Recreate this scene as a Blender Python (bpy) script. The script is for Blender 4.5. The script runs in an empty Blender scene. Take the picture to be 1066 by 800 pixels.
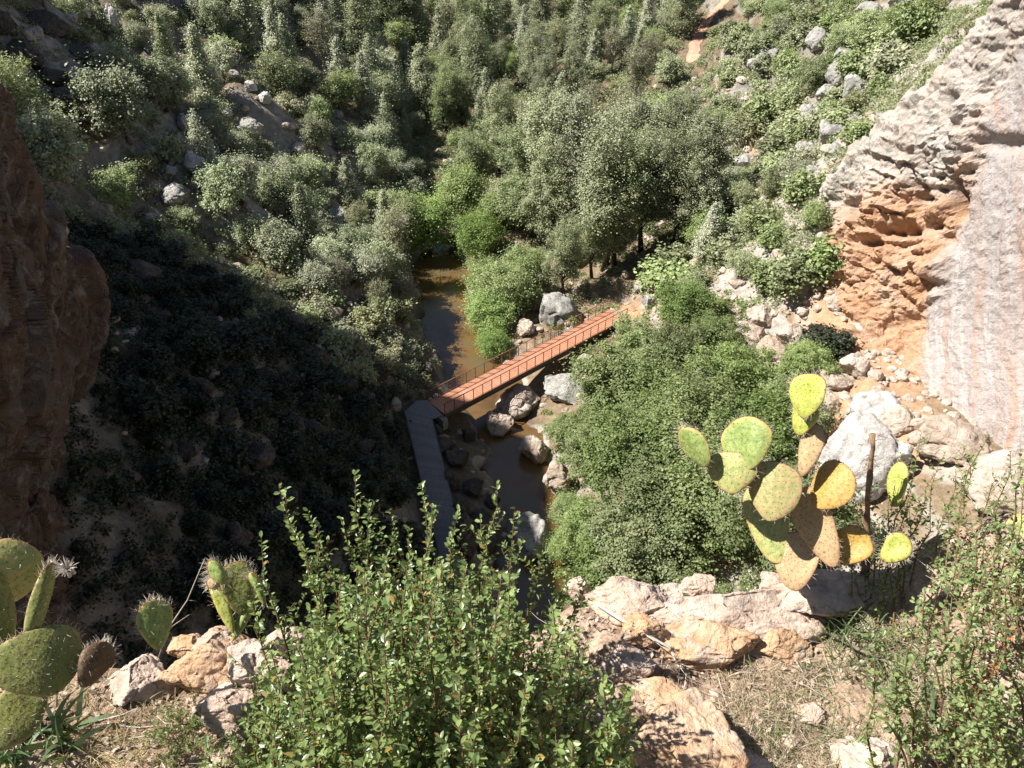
import bpy, bmesh, math, random
import numpy as np
from mathutils import Vector, Matrix, Euler
random.seed(7)
RNG = np.random.default_rng(11)
scene = bpy.context.scene
COL = scene.collection
R = math.radians

# ------------------------------------------------------------------ camera
PITCH = R(38.0); FPX = 790.0
cam_d = bpy.data.cameras.new('camera'); cam = bpy.data.objects.new('camera', cam_d); COL.objects.link(cam)
cam.location = (0, 0, 0); cam.rotation_euler = (math.pi / 2 - PITCH, 0, 0)
cam_d.sensor_width = 36; cam_d.lens = FPX / 1066 * 36
cam_d.clip_start = 0.05; cam_d.clip_end = 4000
scene.camera = cam
cP, sP = math.cos(PITCH), math.sin(PITCH)

def ray(u, v):
    r = (u - 533) / FPX; w = (400 - v) / FPX
    return np.array([r, cP + sP * w, -sP + cP * w])
def at_y(u, v, y): d = ray(u, v); return d * (y / d[1])
def at_z(u, v, z): d = ray(u, v); return d * (z / d[2])
def proj(p):
    x, y, z = p
    f = y * cP - z * sP; w = y * sP + z * cP
    return 533 + FPX * x / f, 400 - FPX * w / f

# ------------------------------------------------------------------ noise (vectorised)
def _hash(ix, iy, iz, k=0):
    h = (ix.astype(np.int64) * 374761393 + iy.astype(np.int64) * 668265263 + iz.astype(np.int64) * 2147483647 + k * 974634777) & 0xffffffff
    h = ((h ^ (h >> 13)) * 1274126177) & 0xffffffff
    h = ((h ^ (h >> 16)) * 2246822519) & 0xffffffff
    return ((h ^ (h >> 15)) & 0xffffff) / float(0xffffff)
def vnoise(P):
    P = np.asarray(P, float); I = np.floor(P).astype(np.int64); F = P - I; F = F * F * F * (F * (F * 6 - 15) + 10)
    out = 0
    for dx in (0, 1):
        for dy in (0, 1):
            for dz in (0, 1):
                w = (F[:, 0] if dx else 1 - F[:, 0]) * (F[:, 1] if dy else 1 - F[:, 1]) * (F[:, 2] if dz else 1 - F[:, 2])
                out = out + w * _hash(I[:, 0] + dx, I[:, 1] + dy, I[:, 2] + dz)
    return out * 2 - 1
def fbm(P, oct=4, gain=.5):
    P = np.asarray(P, float); a = 1; s = 0
    for k in range(oct):
        s = s + a * vnoise(P * (2 ** k) + 17.3 * k); a *= gain
    return s
def worley(P):
    P = np.asarray(P, float); I = np.floor(P).astype(np.int64)
    f1 = np.full(len(P), 9.); f2 = np.full(len(P), 9.); cid = np.zeros(len(P))
    for dx in (-1, 0, 1):
        for dy in (-1, 0, 1):
            for dz in (-1, 0, 1):
                jx, jy, jz = I[:, 0] + dx, I[:, 1] + dy, I[:, 2] + dz
                q = np.stack([jx + _hash(jx, jy, jz, 1), jy + _hash(jx, jy, jz, 2), jz + _hash(jx, jy, jz, 3)], 1)
                d = np.linalg.norm(P - q, axis=1); c = _hash(jx, jy, jz, 4)
                m = d < f1
                f2 = np.where(m, f1, np.minimum(f2, d)); cid = np.where(m, c, cid); f1 = np.where(m, d, f1)
    return f1, f2, cid
def sstep(a, b, x):
    t = np.clip((x - a) / (b - a), 0, 1); return t * t * (3 - 2 * t)

# ------------------------------------------------------------------ objects
def tag(o, label=None, cat=None, group=None, kind=None):
    if label: o['label'] = label
    if cat: o['category'] = cat
    if group: o['group'] = group
    if kind: o['kind'] = kind
    return o
def link(o, parent=None):
    COL.objects.link(o)
    if parent is not None: o.parent = parent
    return o
def empty(name, loc, rz=0):
    o = bpy.data.objects.new(name, None); o.empty_display_size = .2
    o.location = loc; o.rotation_euler = (0, 0, rz); return link(o)
def mesh_np(name, V, F, mats, midx=None, smooth=False, uv=None):
    """F is an (N,k) int array or a list of such arrays"""
    if not isinstance(F, (list, tuple)): F = [F]
    F = [f for f in F if len(f)]
    me = bpy.data.meshes.new(name)
    V = np.asarray(V, np.float32)
    me.vertices.add(len(V)); me.vertices.foreach_set('co', V.ravel())
    flat = np.concatenate([f.ravel() for f in F]).astype(np.int32)
    tot = np.concatenate([np.full(len(f), f.shape[1], np.int32) for f in F])
    start = np.concatenate([[0], np.cumsum(tot)[:-1]]).astype(np.int32)
    me.loops.add(len(flat)); me.loops.foreach_set('vertex_index', flat)
    me.polygons.add(len(tot)); me.polygons.foreach_set('loop_start', start)
    try: me.polygons.foreach_set('loop_total', tot)
    except Exception: pass
    for m in (mats if isinstance(mats, (list, tuple)) else [mats]): me.materials.append(m)
    if midx is not None: me.polygons.foreach_set('material_index', np.asarray(midx, np.int32))
    me.polygons.foreach_set('use_smooth', np.full(len(tot), smooth, bool))
    if uv is not None:
        l = me.uv_layers.new(name='uv'); l.data.foreach_set('uv', np.asarray(uv, np.float32)[flat].ravel())
    me.update(calc_edges=True); me.validate()
    return me
def ob(name, me, parent=None, loc=None):
    o = bpy.data.objects.new(name, me)
    if loc is not None: o.location = loc
    return link(o, parent)
def attr(me, name, vals):
    a = me.attributes.new(name, 'FLOAT', 'POINT'); a.data.foreach_set('value', np.asarray(vals, np.float32))
def grid_faces(n, m):
    a = np.arange(n * m).reshape(n, m)
    return np.stack([a[:-1, :-1], a[:-1, 1:], a[1:, 1:], a[1:, :-1]], -1).reshape(-1, 4)
def vnormals(V, F):
    n = np.cross(V[F[:, 1]] - V[F[:, 0]], V[F[:, 2]] - V[F[:, 0]])
    N = np.zeros_like(V)
    for k in range(F.shape[1]): np.add.at(N, F[:, k], n)
    return N / (np.linalg.norm(N, axis=1, keepdims=True) + 1e-9)

class MB:
    """collects shapes into one mesh"""
    def __init__(s): s.V = []; s.F4 = []; s.F3 = []; s.n = 0
    def add(s, V, F):
        V = np.asarray(V, float); F = np.asarray(F, int)
        (s.F4 if F.shape[1] == 4 else s.F3).append(F + s.n); s.V.append(V); s.n += len(V); return s
    def box(s, c, size, M=None):
        x, y, z = [k / 2 for k in size]
        V = np.array([[a, b, d] for a in (-x, x) for b in (-y, y) for d in (-z, z)])
        if M is not None: V = V @ np.array(M).T
        F = [[0, 1, 3, 2], [4, 6, 7, 5], [0, 4, 5, 1], [2, 3, 7, 6], [0, 2, 6, 4], [1, 5, 7, 3]]
        return s.add(V + np.array(c), F)
    def bar(s, a, b, w, h):
        """box beam from a to b"""
        a = np.array(a, float); b = np.array(b, float); d = b - a; L = np.linalg.norm(d); d /= L
        up = np.array([0, 0, 1.]); sd = np.cross(d, up)
        if np.linalg.norm(sd) < 1e-3: sd = np.array([1., 0, 0])
        sd /= np.linalg.norm(sd); up = np.cross(sd, d)
        return s.box((a + b) / 2, (L, w, h), np.stack([d, sd, up], 1))
    def tube(s, pts, rad, k=6, cap=True):
        pts = np.asarray(pts, float); n = len(pts); rad = np.broadcast_to(rad, (n,))
        T = np.gradient(pts, axis=0); T /= np.linalg.norm(T, axis=1, keepdims=True) + 1e-9
        ref = np.array([.31, .17, .93]) if abs(T[0] @ np.array([.31, .17, .93])) < .9 else np.array([1., 0, 0])
        A = np.cross(T, ref); A /= np.linalg.norm(A, axis=1, keepdims=True) + 1e-9; B = np.cross(T, A)
        th = np.arange(k) * 2 * math.pi / k
        V = pts[:, None] + rad[:, None, None] * (np.cos(th)[None, :, None] * A[:, None] + np.sin(th)[None, :, None] * B[:, None])
        i = np.arange(n - 1)[:, None] * k; j = np.arange(k)[None]; j2 = (j + 1) % k
        F = np.stack([i + j, i + j2, i + k + j2, i + k + j], -1).reshape(-1, 4)
        base = s.n; s.add(V.reshape(-1, 3), F)
        if cap and k >= 3:
            e = base + (n - 1) * k
            s.F3.append(np.array([[e, e + q, e + q + 1] for q in range(1, k - 1)]))
            s.F3.append(np.array([[base, base + q + 1, base + q] for q in range(1, k - 1)]))
        return s
    def me(s, name, mats, smooth=False):
        V = np.concatenate(s.V); F = []
        if s.F4: F.append(np.concatenate(s.F4))
        if s.F3: F.append(np.concatenate(s.F3))
        return mesh_np(name, V, F, mats, smooth=smooth)
    def build(s, name, mats, parent=None, smooth=False, loc=None):
        return ob(name, s.me(name, mats, smooth), parent, loc)

# ------------------------------------------------------------------ materials
def nt(name):
    m = bpy.data.materials.new(name); m.use_nodes = True; t = m.node_tree; t.nodes.clear()
    return m, t
def N(t, typ, **kw):
    n = t.nodes.new(typ)
    for k, v in kw.items():
        if k.startswith('_'): setattr(n, k[1:], v)
        else: n.inputs[k.replace('_', ' ')].default_value = v
    return n
def L(t, a, b): t.links.new(a, b)
def ramp(t, fac, stops, interp='LINEAR'):
    r = t.nodes.new('ShaderNodeValToRGB'); r.color_ramp.interpolation = interp
    e = r.color_ramp.elements
    while len(e) < len(stops): e.new(.5)
    for k, (p, c) in enumerate(stops): e[k].position = p; e[k].color = (*c, 1)
    L(t, fac, r.inputs['Fac']); return r.outputs['Color']
def mixc(t, fac, a, b, mode='MIX'):
    m = t.nodes.new('ShaderNodeMix'); m.data_type = 'RGBA'; m.blend_type = mode
    for sock, val in ((m.inputs[0], fac), (m.inputs[6], a), (m.inputs[7], b)):
        if hasattr(val, 'links') or isinstance(val, bpy.types.NodeSocket): L(t, val, sock)
        elif isinstance(val, (int, float)): sock.default_value = val
        else: sock.default_value = (*val, 1)
    return m.outputs[2]
def mth(t, op, a, b=None, c=None):
    m = t.nodes.new('ShaderNodeMath'); m.operation = op
    for k, v in enumerate((a, b, c)):
        if v is None: continue
        if isinstance(v, bpy.types.NodeSocket): L(t, v, m.inputs[k])
        else: m.inputs[k].default_value = v
    return m.outputs[0]
def noise(t, vec, scale, detail=5, rough=.6, dist=0.):
    n = N(t, 'ShaderNodeTexNoise', Scale=scale, Detail=detail, Roughness=rough, Distortion=dist)
    if vec is not None: L(t, vec, n.inputs['Vector'])
    return n.outputs['Fac']
def mapping(t, vec, scale=(1, 1, 1), rot=(0, 0, 0)):
    m = t.nodes.new('ShaderNodeMapping'); m.inputs['Scale'].default_value = scale; m.inputs['Rotation'].default_value = rot
    L(t, vec, m.inputs['Vector']); return m.outputs[0]
def finish(t, col, rough=.9, bump=None, bstr=.5, bdist=.1, spec=.2):
    p = N(t, 'ShaderNodeBsdfPrincipled'); o = N(t, 'ShaderNodeOutputMaterial')
    p.inputs['Specular IOR Level'].default_value = spec
    if isinstance(col, bpy.types.NodeSocket): L(t, col, p.inputs['Base Color'])
    else: p.inputs['Base Color'].default_value = (*col, 1)
    if isinstance(rough, bpy.types.NodeSocket): L(t, rough, p.inputs['Roughness'])
    else: p.inputs['Roughness'].default_value = rough
    if bump is not None:
        b = N(t, 'ShaderNodeBump', Strength=bstr, Distance=bdist); L(t, bump, b.inputs['Height']); L(t, b.outputs[0], p.inputs['Normal'])
    L(t, p.outputs[0], o.inputs[0]); return p

def rock_mat(name, cols, scale=1., bdist=.12, lichen=None, crack=.5, objspace=False):
    """cols: list of three colours mixed by noise"""
    m, t = nt(name)
    g = N(t, 'ShaderNodeNewGeometry'); P = g.outputs['Position']
    if objspace: P = N(t, 'ShaderNodeTexCoord').outputs['Object']
    n1 = noise(t, P, .35 * scale, 6, .62, .6); n2 = noise(t, P, 2.3 * scale, 6, .65); n3 = noise(t, P, 11 * scale, 5, .7)
    c = ramp(t, n1, [(.32, cols[0]), (.5, cols[1]), (.68, cols[2])])
    dk = ramp(t, n2, [(.3, (.62, .6, .58)), (.5, (1, 1, 1)), (.75, (1.12, 1.1, 1.08))])
    c = mixc(t, 1, c, dk, 'MULTIPLY')
    if lichen: c = mixc(t, ramp(t, noise(t, P, 1.4 * scale, 5, .7), [(.54, (0, 0, 0)), (.62, (.7, .7, .7))]), c, lichen)
    v = N(t, 'ShaderNodeTexVoronoi', Scale=1.6 * scale); v.feature = 'DISTANCE_TO_EDGE'
    vn = N(t, 'ShaderNodeTexNoise', Scale=1.5 * scale, Detail=4.); L(t, P, vn.inputs['Vector'])
    L(t, mixc(t, .35 / max(scale, .4), P, vn.outputs['Color'], 'ADD'), v.inputs['Vector'])
    ck = ramp(t, v.outputs['Distance'], [(0, (0, 0, 0)), (.05, (1, 1, 1))])
    c = mixc(t, mth(t, 'MULTIPLY', mth(t, 'SUBTRACT', 1., ck), crack * .5), c, (.08, .06, .045))
    h = mth(t, 'ADD', mth(t, 'MULTIPLY', n2, 1.), mth(t, 'ADD', mth(t, 'MULTIPLY', n3, .35), mth(t, 'MULTIPLY', ck, .25 * crack)))
    finish(t, c, .93, h, .9, bdist)
    return m

def leaf_mat(name, c1, c2, trans=.35, rough=.5, nscale=.9, rnd=.25, spec=.3, dead=None):
    m, t = nt(name)
    g = N(t, 'ShaderNodeNewGeometry'); oi = N(t, 'ShaderNodeObjectInfo')
    n = noise(t, g.outputs['Position'], nscale, 3, .6)
    pr = g.outputs['Random Per Island']
    f = mth(t, 'ADD', mth(t, 'MULTIPLY', n, .9), mth(t, 'MULTIPLY', pr, .5)); f = mth(t, 'SUBTRACT', f, .2)
    c = ramp(t, f, [(.2, c1), (.8, c2)])
    if dead: c = mixc(t, ramp(t, mth(t, 'FRACT', mth(t, 'MULTIPLY', pr, 7.31)), [(.955, (0, 0, 0)), (.975, (.8, .8, .8))]), c, dead)
    hs = N(t, 'ShaderNodeHueSaturation')
    L(t, mth(t, 'ADD', 1 - rnd / 2, mth(t, 'MULTIPLY', oi.outputs['Random'], rnd)), hs.inputs['Value'])
    r2 = mth(t, 'FRACT', mth(t, 'MULTIPLY', oi.outputs['Random'], 13.7))
    L(t, mth(t, 'ADD', .485, mth(t, 'MULTIPLY', r2, .03)), hs.inputs['Hue'])
    L(t, mth(t, 'ADD', .72, mth(t, 'MULTIPLY', r2, .32)), hs.inputs['Saturation'])
    L(t, c, hs.inputs['Color']); c = hs.outputs[0]
    p = N(t, 'ShaderNodeBsdfPrincipled', Roughness=rough); p.inputs['Specular IOR Level'].default_value = spec
    L(t, c, p.inputs['Base Color'])
    tr = N(t, 'ShaderNodeBsdfTranslucent'); L(t, mixc(t, 1, c, (1.15, 1.2, .6), 'MULTIPLY'), tr.inputs['Color'])
    mx = N(t, 'ShaderNodeMixShader', Fac=trans); L(t, p.outputs[0], mx.inputs[1]); L(t, tr.outputs[0], mx.inputs[2])
    o = N(t, 'ShaderNodeOutputMaterial'); L(t, mx.outputs[0], o.inputs[0]); return m

def plain_mat(name, c1, c2, scale=8, rough=.8, bdist=.01, objspace=True, spec=.2, stretch=(1, 1, 1)):
    m, t = nt(name)
    P = N(t, 'ShaderNodeTexCoord').outputs['Object'] if objspace else N(t, 'ShaderNodeNewGeometry').outputs['Position']
    P = mapping(t, P, stretch)
    n = noise(t, P, scale, 5, .65); c = ramp(t, n, [(.3, c1), (.7, c2)])
    finish(t, c, rough, n, .6, bdist, spec); return m

M = {}
M['bark'] = plain_mat('bark', (.10, .075, .055), (.22, .18, .14), 6, .9, .03)
M['bark_pale'] = plain_mat('bark_pale', (.28, .25, .21), (.5, .47, .42), 5, .9, .02)
M['bark_dark'] = plain_mat('bark_dark', (.035, .028, .022), (.09, .07, .055), 5, .9, .03)
M['twig'] = plain_mat('twig', (.10, .055, .03), (.22, .13, .075), 30, .8, .001)
M['dead_wood'] = plain_mat('dead_wood', (.30, .25, .2), (.6, .54, .47), 30, .85, .002)
M['juniper'] = leaf_mat('juniper_leaf', (0.200, 0.225, 0.134), (0.464, 0.487, 0.297), .25, rnd=.45)
M['cypress'] = leaf_mat('cypress_leaf', (0.226, 0.250, 0.163), (0.512, 0.527, 0.348), .25, rnd=.4)
M['pine'] = leaf_mat('pine_needle', (0.144, 0.174, 0.087), (0.406, 0.433, 0.224), .25, rnd=.35)
M['oak'] = leaf_mat('oak_leaf', (0.167, 0.201, 0.091), (0.431, 0.483, 0.220), .3, rnd=.4)
M['willow'] = leaf_mat('willow_leaf', (0.161, 0.232, 0.064), (0.367, 0.451, 0.145), .4, rnd=.2)
M['sycamore'] = leaf_mat('walnut_leaf', (.12, .17, .05), (.31, .36, .13), .4, rnd=.45, nscale=.8)
M['shrub'] = leaf_mat('shrub_leaf', (0.171, 0.195, 0.100), (0.395, 0.406, 0.225), .3, rnd=.45)
M['grey_shrub'] = leaf_mat('grey_shrub_leaf', (0.170, 0.176, 0.093), (0.391, 0.379, 0.208), .3, rnd=.3)
M['dark_shade_scrub'] = leaf_mat('dark_shade_scrub_leaf', (.018, .025, .013), (.05, .062, .032), .2, rnd=.4)  # leaf colour darkened to deepen the left slope's shade; also dark bank shrubs
M['rust_leaf'] = leaf_mat('rust_leaf', (.16, .085, .05), (.27, .17, .10), .3)
M['near_leaf'] = leaf_mat('near_leaf', (.10, .155, .04), (.31, .40, .12), .38, .36, 9, .15, .5, dead=(.42, .24, .05))
M['near_leaf2'] = leaf_mat('near_leaf_two', (.11, .175, .045), (.31, .40, .12), .4, .45, 9, .15, .5, dead=(.38, .26, .08))
M['dry_grass'] = leaf_mat('dry_grass', (.33, .24, .12), (.62, .50, .30), .3, .6, 9, .1)
M['green_grass'] = leaf_mat('green_grass', (.08, .13, .04), (.2, .27, .1), .35, .4, 9, .1)
M['yucca'] = leaf_mat('yucca_leaf', (.05, .09, .035), (.14, .2, .075), .2, .35, 9, .1)
M['litter'] = leaf_mat('litter_leaf', (.16, .10, .06), (.52, .40, .28), .1, .8, 14, .1)
M['rock_grey'] = rock_mat('grey_rock', [(.26, .25, .23), (.36, .34, .31), (.48, .45, .41)], 1, .2, (.20, .20, .17), .5)
M['rock_tan'] = rock_mat('tan_rock', [(.36, .26, .19), (.46, .37, .30), (.56, .48, .41)], 1, .2, (.3, .28, .22), .5)
M['rock_red'] = rock_mat('red_rock', [(.26, .13, .08), (.32, .19, .12), (.40, .28, .2)], 1, .2, None, .7)
M['rock_white'] = rock_mat('white_rock', [(.40, .35, .32), (.47, .44, .41), (.54, .52, .49)], 1, .2, (.42, .38, .34), .3)
M['rock_shade_dark'] = rock_mat('shade_dark_rock', [(.06, .05, .045), (.09, .075, .065), (.13, .115, .10)], 1, .2, (.08, .08, .06), 1)  # rock colour darkened, shade painted into boulders on the shaded slopes
M['rock_near'] = rock_mat('near_rock', [(.50, .35, .26), (.56, .42, .33), (.60, .49, .41)], 7, .03, (.36, .32, .28), .3)
M['rock_near_orange'] = rock_mat('near_orange_rock', [(.50, .27, .14), (.55, .35, .21), (.60, .43, .31)], 7, .03, (.44, .38, .32), .3)
# ------------------------------------------------------------------ terrain
CREEK = np.array([(1.2, 8), (1.6, 30), (1.7, 37), (.9, 45), (-.9, 53), (-3.5, 60), (-6.6, 67), (-8.2, 75), (-9.5, 84), (-12, 100), (-15, 125), (-17, 170), (-22, 260)], float)
CW = np.array([1.4, 1.3, 1.2, 1.3, 1.4, 1.8, 2.4, 2.5, 2.0, 1.6, 1.3, 1.2, 1.0])
WATER_Z = -45.0
pts = [  # x, y, z
 # valley axis
 (1, 20, -45), (1, 35, -44.5), (0, 45, -44.5), (-3, 60, -44.5), (-8, 75, -44.3), (-12, 95, -42.5), (-15, 115, -40), (-15, 145, -35), (-14, 180, -27), (-14, 260, -8), (-14, 500, 40),
 # left bank and slope
 (-4.2, 30, -42), (-4.6, 36, -42.3), (-6.3, 44, -42.2), (-8, 50, -42.2), (-12, 35, -36), (-20, 35, -28.5), (-28, 36, -21), (-14, 25, -32), (-24, 24, -22), (-12, 14, -34),
 (-15, 50, -36.5), (-27, 50, -26.5), (-37, 52, -20), (-14, 62, -39), (-24, 62, -33), (-14.5, 75, -42), (-23.4, 75, -34.5), (-31.4, 72, -29.5), (-40, 75, -23), (-50, 78, -15.5),
 (-25, 95, -35), (-35, 95, -29), (-50, 95, -19), (-42, 112, -23), (-30, 120, -30), (-60, 120, -10), (-40, 150, -20), (-60, 170, -4), (-75, 90, -3), (-110, 100, 14), (-60, 250, 18),
 # right bank and slope
 (8, 35, -43.5), (8, 48, -43.3), (10.5, 64, -42.1), (14, 69, -41.6), (4, 62, -43.6), (3, 72, -43.2), (2, 85, -43), (15, 38, -41), (15, 50, -41.5), (20.8, 48.6, -38.5), (23, 47, -36.5), (21.5, 37, -35),
 (26, 42, -33.2), (26.5, 34, -31), (28, 52, -31.4), (20.9, 71.6, -38), (27, 63, -29), (27.5, 85, -34), (31.4, 95, -30), (37.5, 85, -24), (42, 75, -17), (32, 131, -30),
 (36.5, 150, -27), (12, 100, -40), (14, 130, -36), (10, 170, -28), (45, 110, -22), (60, 90, -10), (60, 140, -12), (36, 56, -20), (45, 52, -12), (44, 35, -12), (60, 45, 0), (100, 60, 12), (70, 250, 15),
 (34, 28, -24), (22, 22, -32), (12, 22, -42), (50, 15, -2), (40, 260, 0),
 (-50, 45, 3), (-42, 30, 0), (-62, 40, 9), (-60, 20, 8), (-100, 30, 12), (-40, 45, -9), (-34, 30, -10), (-64, 60, 2), (-52, 62, -11), (-43, 56, -12),
 (-30, -40, 2), (30, -40, 2), (-300, 0, 10), (300, 0, 10), (-300, 500, 60), (300, 500, 60), (0, -300, 5)]
pts = np.array(pts, float)
def _U(r2): return np.where(r2 > 0, .5 * r2 * np.log(r2 + 1e-12), 0)
_S = 50.
_C = pts[:, :2] / _S
_K = _U(((_C[:, None] - _C[None]) ** 2).sum(-1)) + np.eye(len(pts)) * .0015
_Pm = np.hstack([np.ones((len(pts), 1)), _C])
_A = np.block([[_K, _Pm], [_Pm.T, np.zeros((3, 3))]])
_sol = np.linalg.solve(_A, np.concatenate([pts[:, 2], np.zeros(3)]))
def creek_dist(x, y):
    best = np.full(x.shape, 1e9); wid = np.zeros(x.shape)
    for k in range(len(CREEK) - 1):
        a, b = CREEK[k], CREEK[k + 1]; d = b - a; L2 = d @ d
        t = np.clip(((x - a[0]) * d[0] + (y - a[1]) * d[1]) / L2, 0, 1)
        q = np.hypot(x - a[0] - t * d[0], y - a[1] - t * d[1]); w = CW[k] + (CW[k + 1] - CW[k]) * t
        m = q < best; best = np.where(m, q, best); wid = np.where(m, w, wid)
    return best, wid
def terrain_base(x, y):
    x = np.asarray(x, float); y = np.asarray(y, float); sh = x.shape; x = x.ravel(); y = y.ravel()
    z = np.zeros(len(x))
    for i in range(0, len(x), 60000):
        q = np.stack([x[i:i + 60000], y[i:i + 60000]], 1) / _S
        z[i:i + 60000] = _U(((q[:, None] - _C[None]) ** 2).sum(-1)) @ _sol[:len(pts)] + _sol[-3] + q @ _sol[-2:]
    far = np.hypot(x, y - 60); z = np.minimum(z, 60 + 0 * far)
    # viewpoint block: the rim the camera stands on
    k = sstep(3.6, .9, y); z = z * (1 - k) + (-2.9) * k
    return z.reshape(sh)
def terrain_z(x, y, detail=True):
    x = np.asarray(x, float); y = np.asarray(y, float); sh = x.shape; x = x.ravel(); y = y.ravel()
    z = terrain_base(x, y)
    d, w = creek_dist(x, y)
    ytop = np.interp(y, [80, 100, 125, 170], [-45.9, -43.6, -39.6, -30.])
    if detail:
        amp = sstep(2.5, 9, d) * (.25 + .75 * sstep(3, 12, y))
        P = np.stack([x, y, z * .6], 1)
        # gullies and ribs running down the slopes
        gul = fbm(np.stack([x * .035 + y * .02, y * .085, 0 * x], 1), 3)
        z = z + amp * gul * (1.2 + 2.2 * sstep(-14, -24, x) * sstep(54, 62, y)) * sstep(5, 14, np.abs(x + 6))
        z = z + amp * fbm(P * .16, 4) * .9
        f1, f2, cid = worley(P * np.array([.28, .28, .5]))
        f1b, f2b, cidb = worley(P * np.array([.8, .8, 1.2]) + 9)
        stony = sstep(-.15, .35, fbm(P * .09 + 40, 3))
        z = z + amp * stony * ((cid - .5) * 1.5 + (cidb - .5) * .55 - .35 * sstep(.12, 0, f2 - f1))
        z = z + amp * fbm(P * 1.3, 3) * .12
    s = sstep(-.4, 2.6, d - w + (fbm(np.stack([x * .5, y * .5, 0 * x], 1), 3) * .9 if detail else 0))
    z = ytop * (1 - s) + z * s
    # high wall on the left that keeps the lower slope in shade
    k = sstep(-37, -48, x) * sstep(57.5, 51.5, y + 1.5 * np.sin(x * .4)) * sstep(-60, 0, y)
    z = z * (1 - k) + np.maximum(z, 15.) * k
    k = sstep(-48, -56, x) * sstep(65, 71, y) * sstep(92, 84, y)  # unseen spur added to shade the upper left corner
    z = z * (1 - k) + np.maximum(z, 1.) * k
    # the right-hand wall drops straight to its foot
    xw = np.interp(y, [20, 26, 36, 45, 50, 58, 62, 66], [33.5, 33, 31.7, 30.5, 29.2, 27.8, 27, 26.5]); zf = np.interp(y, [20, 42, 50, 58, 64], [-31, -34.2, -33.8, -30.5, -27])
    k = sstep(5.5, 3.0, np.abs(x - xw + .2)) * sstep(66, 60, y) * sstep(16, 24, y)
    z = z * (1 - k) + np.minimum(z, zf) * k
    # level benches cut for the footbridge landing and the walkway
    for (ax, ay, bx, by, hw, top) in ((-7.5, 50.2, 10.6, 65., 1.6, -42.5), (-8.1, 50, -4.1, 34.5, 1.7, -42.35), (-4.1, 34.5, -3.1, 22, 1.7, -42.35)):
        d2x, d2y = bx - ax, by - ay; tt = np.clip(((x - ax) * d2x + (y - ay) * d2y) / (d2x ** 2 + d2y ** 2), 0, 1)
        q = np.hypot(x - ax - tt * d2x, y - ay - tt * d2y)
        z = np.where(q < hw, np.minimum(z, top), np.where(q < hw + 1.5, np.minimum(z, top + (q - hw) * 1.6 + .05), z))
    return z.reshape(sh)

def axis(a, b, fine0, fine1, step, gmax):
    out = [fine0]; 
    while out[-1] < fine1: out.append(out[-1] + step)
    s = step
    while out[-1] < b: s = min(s * 1.12, gmax); out.append(out[-1] + s)
    lo = [fine0]; s = step
    while lo[-1] > a: s = min(s * 1.12, gmax); lo.append(lo[-1] - s)
    return np.array(lo[::-1][:-1] + out)
gx = axis(-1500, 1500, -52, 46, .36, 120); gy = axis(-1500, 2500, 2, 112, .36, 120)
X, Y = np.meshgrid(gx, gy, indexing='xy')
Z = terrain_z(X, Y)
_tx, _ty, _tz = gx, gy, Z
def tz(x, y):
    """height of the built terrain by bilinear look-up"""
    x = float(np.clip(x, gx[0], gx[-2])); y = float(np.clip(y, gy[0], gy[-2]))
    i = min(np.searchsorted(gx, x, 'right') - 1, len(gx) - 2); j = min(np.searchsorted(gy, y, 'right') - 1, len(gy) - 2)
    a = (x - gx[i]) / (gx[i + 1] - gx[i]); b = (y - gy[j]) / (gy[j + 1] - gy[j])
    return float((1 - a) * (1 - b) * Z[j, i] + a * (1 - b) * Z[j, i + 1] + (1 - a) * b * Z[j + 1, i] + a * b * Z[j + 1, i + 1])
def hit(u, v, tmin=22, tmax=400, up=0.):
    """where the line of sight of a photo position meets the hillside"""
    d = ray(u, v); t = tmin
    while t < tmax:
        p = d * t
        if p[2] - up < tz(p[0], p[1]): return p - np.array([0, 0, up])
        t += .4
    return d * tmax
V = np.stack([X.ravel(), Y.ravel(), Z.ravel()], 1)
F = grid_faces(len(gy), len(gx))
# ground material: dry soil, grey stone and leaf litter
m, t = nt('hillside_ground')
g = N(t, 'ShaderNodeNewGeometry'); P = g.outputs['Position']
n1 = noise(t, P, .12, 6, .65, .5); n2 = noise(t, P, 1.6, 6, .7); n3 = noise(t, P, 7, 4, .7)
soil = ramp(t, n2, [(.3, (.13, .095, .06)), (.5, (.22, .16, .10)), (.7, (.34, .26, .18))])
stone = ramp(t, n2, [(.3, (.20, .17, .14)), (.5, (.36, .32, .28)), (.72, (.5, .45, .40))])
sep = N(t, 'ShaderNodeSeparateXYZ'); L(t, g.outputs['Normal'], sep.inputs[0])
st = mth(t, 'ADD', mth(t, 'MULTIPLY', mth(t, 'SUBTRACT', 1., sep.outputs['Z']), 2.2), mth(t, 'SUBTRACT', n1, .55))
fac = ramp(t, st, [(.3, (0, 0, 0)), (.5, (1, 1, 1))])
c = mixc(t, fac, soil, stone)
a = N(t, 'ShaderNodeAttribute', _attribute_name='red')
c = mixc(t, a.outputs['Fac'], c, ramp(t, n2, [(.3, (.36, .20, .11)), (.6, (.50, .31, .19)), (.8, (.55, .42, .32))]))
a2 = N(t, 'ShaderNodeAttribute', _attribute_name='bed')
c = mixc(t, a2.outputs['Fac'], c, ramp(t, n2, [(.3, (.04, .03, .022)), (.7, (.11, .08, .055))]))
a3 = N(t, 'ShaderNodeAttribute', _attribute_name='shade_tint')  # dark ground tint standing in for deeper shade
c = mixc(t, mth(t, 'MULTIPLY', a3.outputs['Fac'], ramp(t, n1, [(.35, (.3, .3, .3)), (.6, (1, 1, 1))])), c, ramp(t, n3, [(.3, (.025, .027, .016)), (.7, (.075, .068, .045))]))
finish(t, c, .95, mth(t, 'ADD', n2, mth(t, 'MULTIPLY', n3, .5)), .9, .25)
M['ground'] = m
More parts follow.
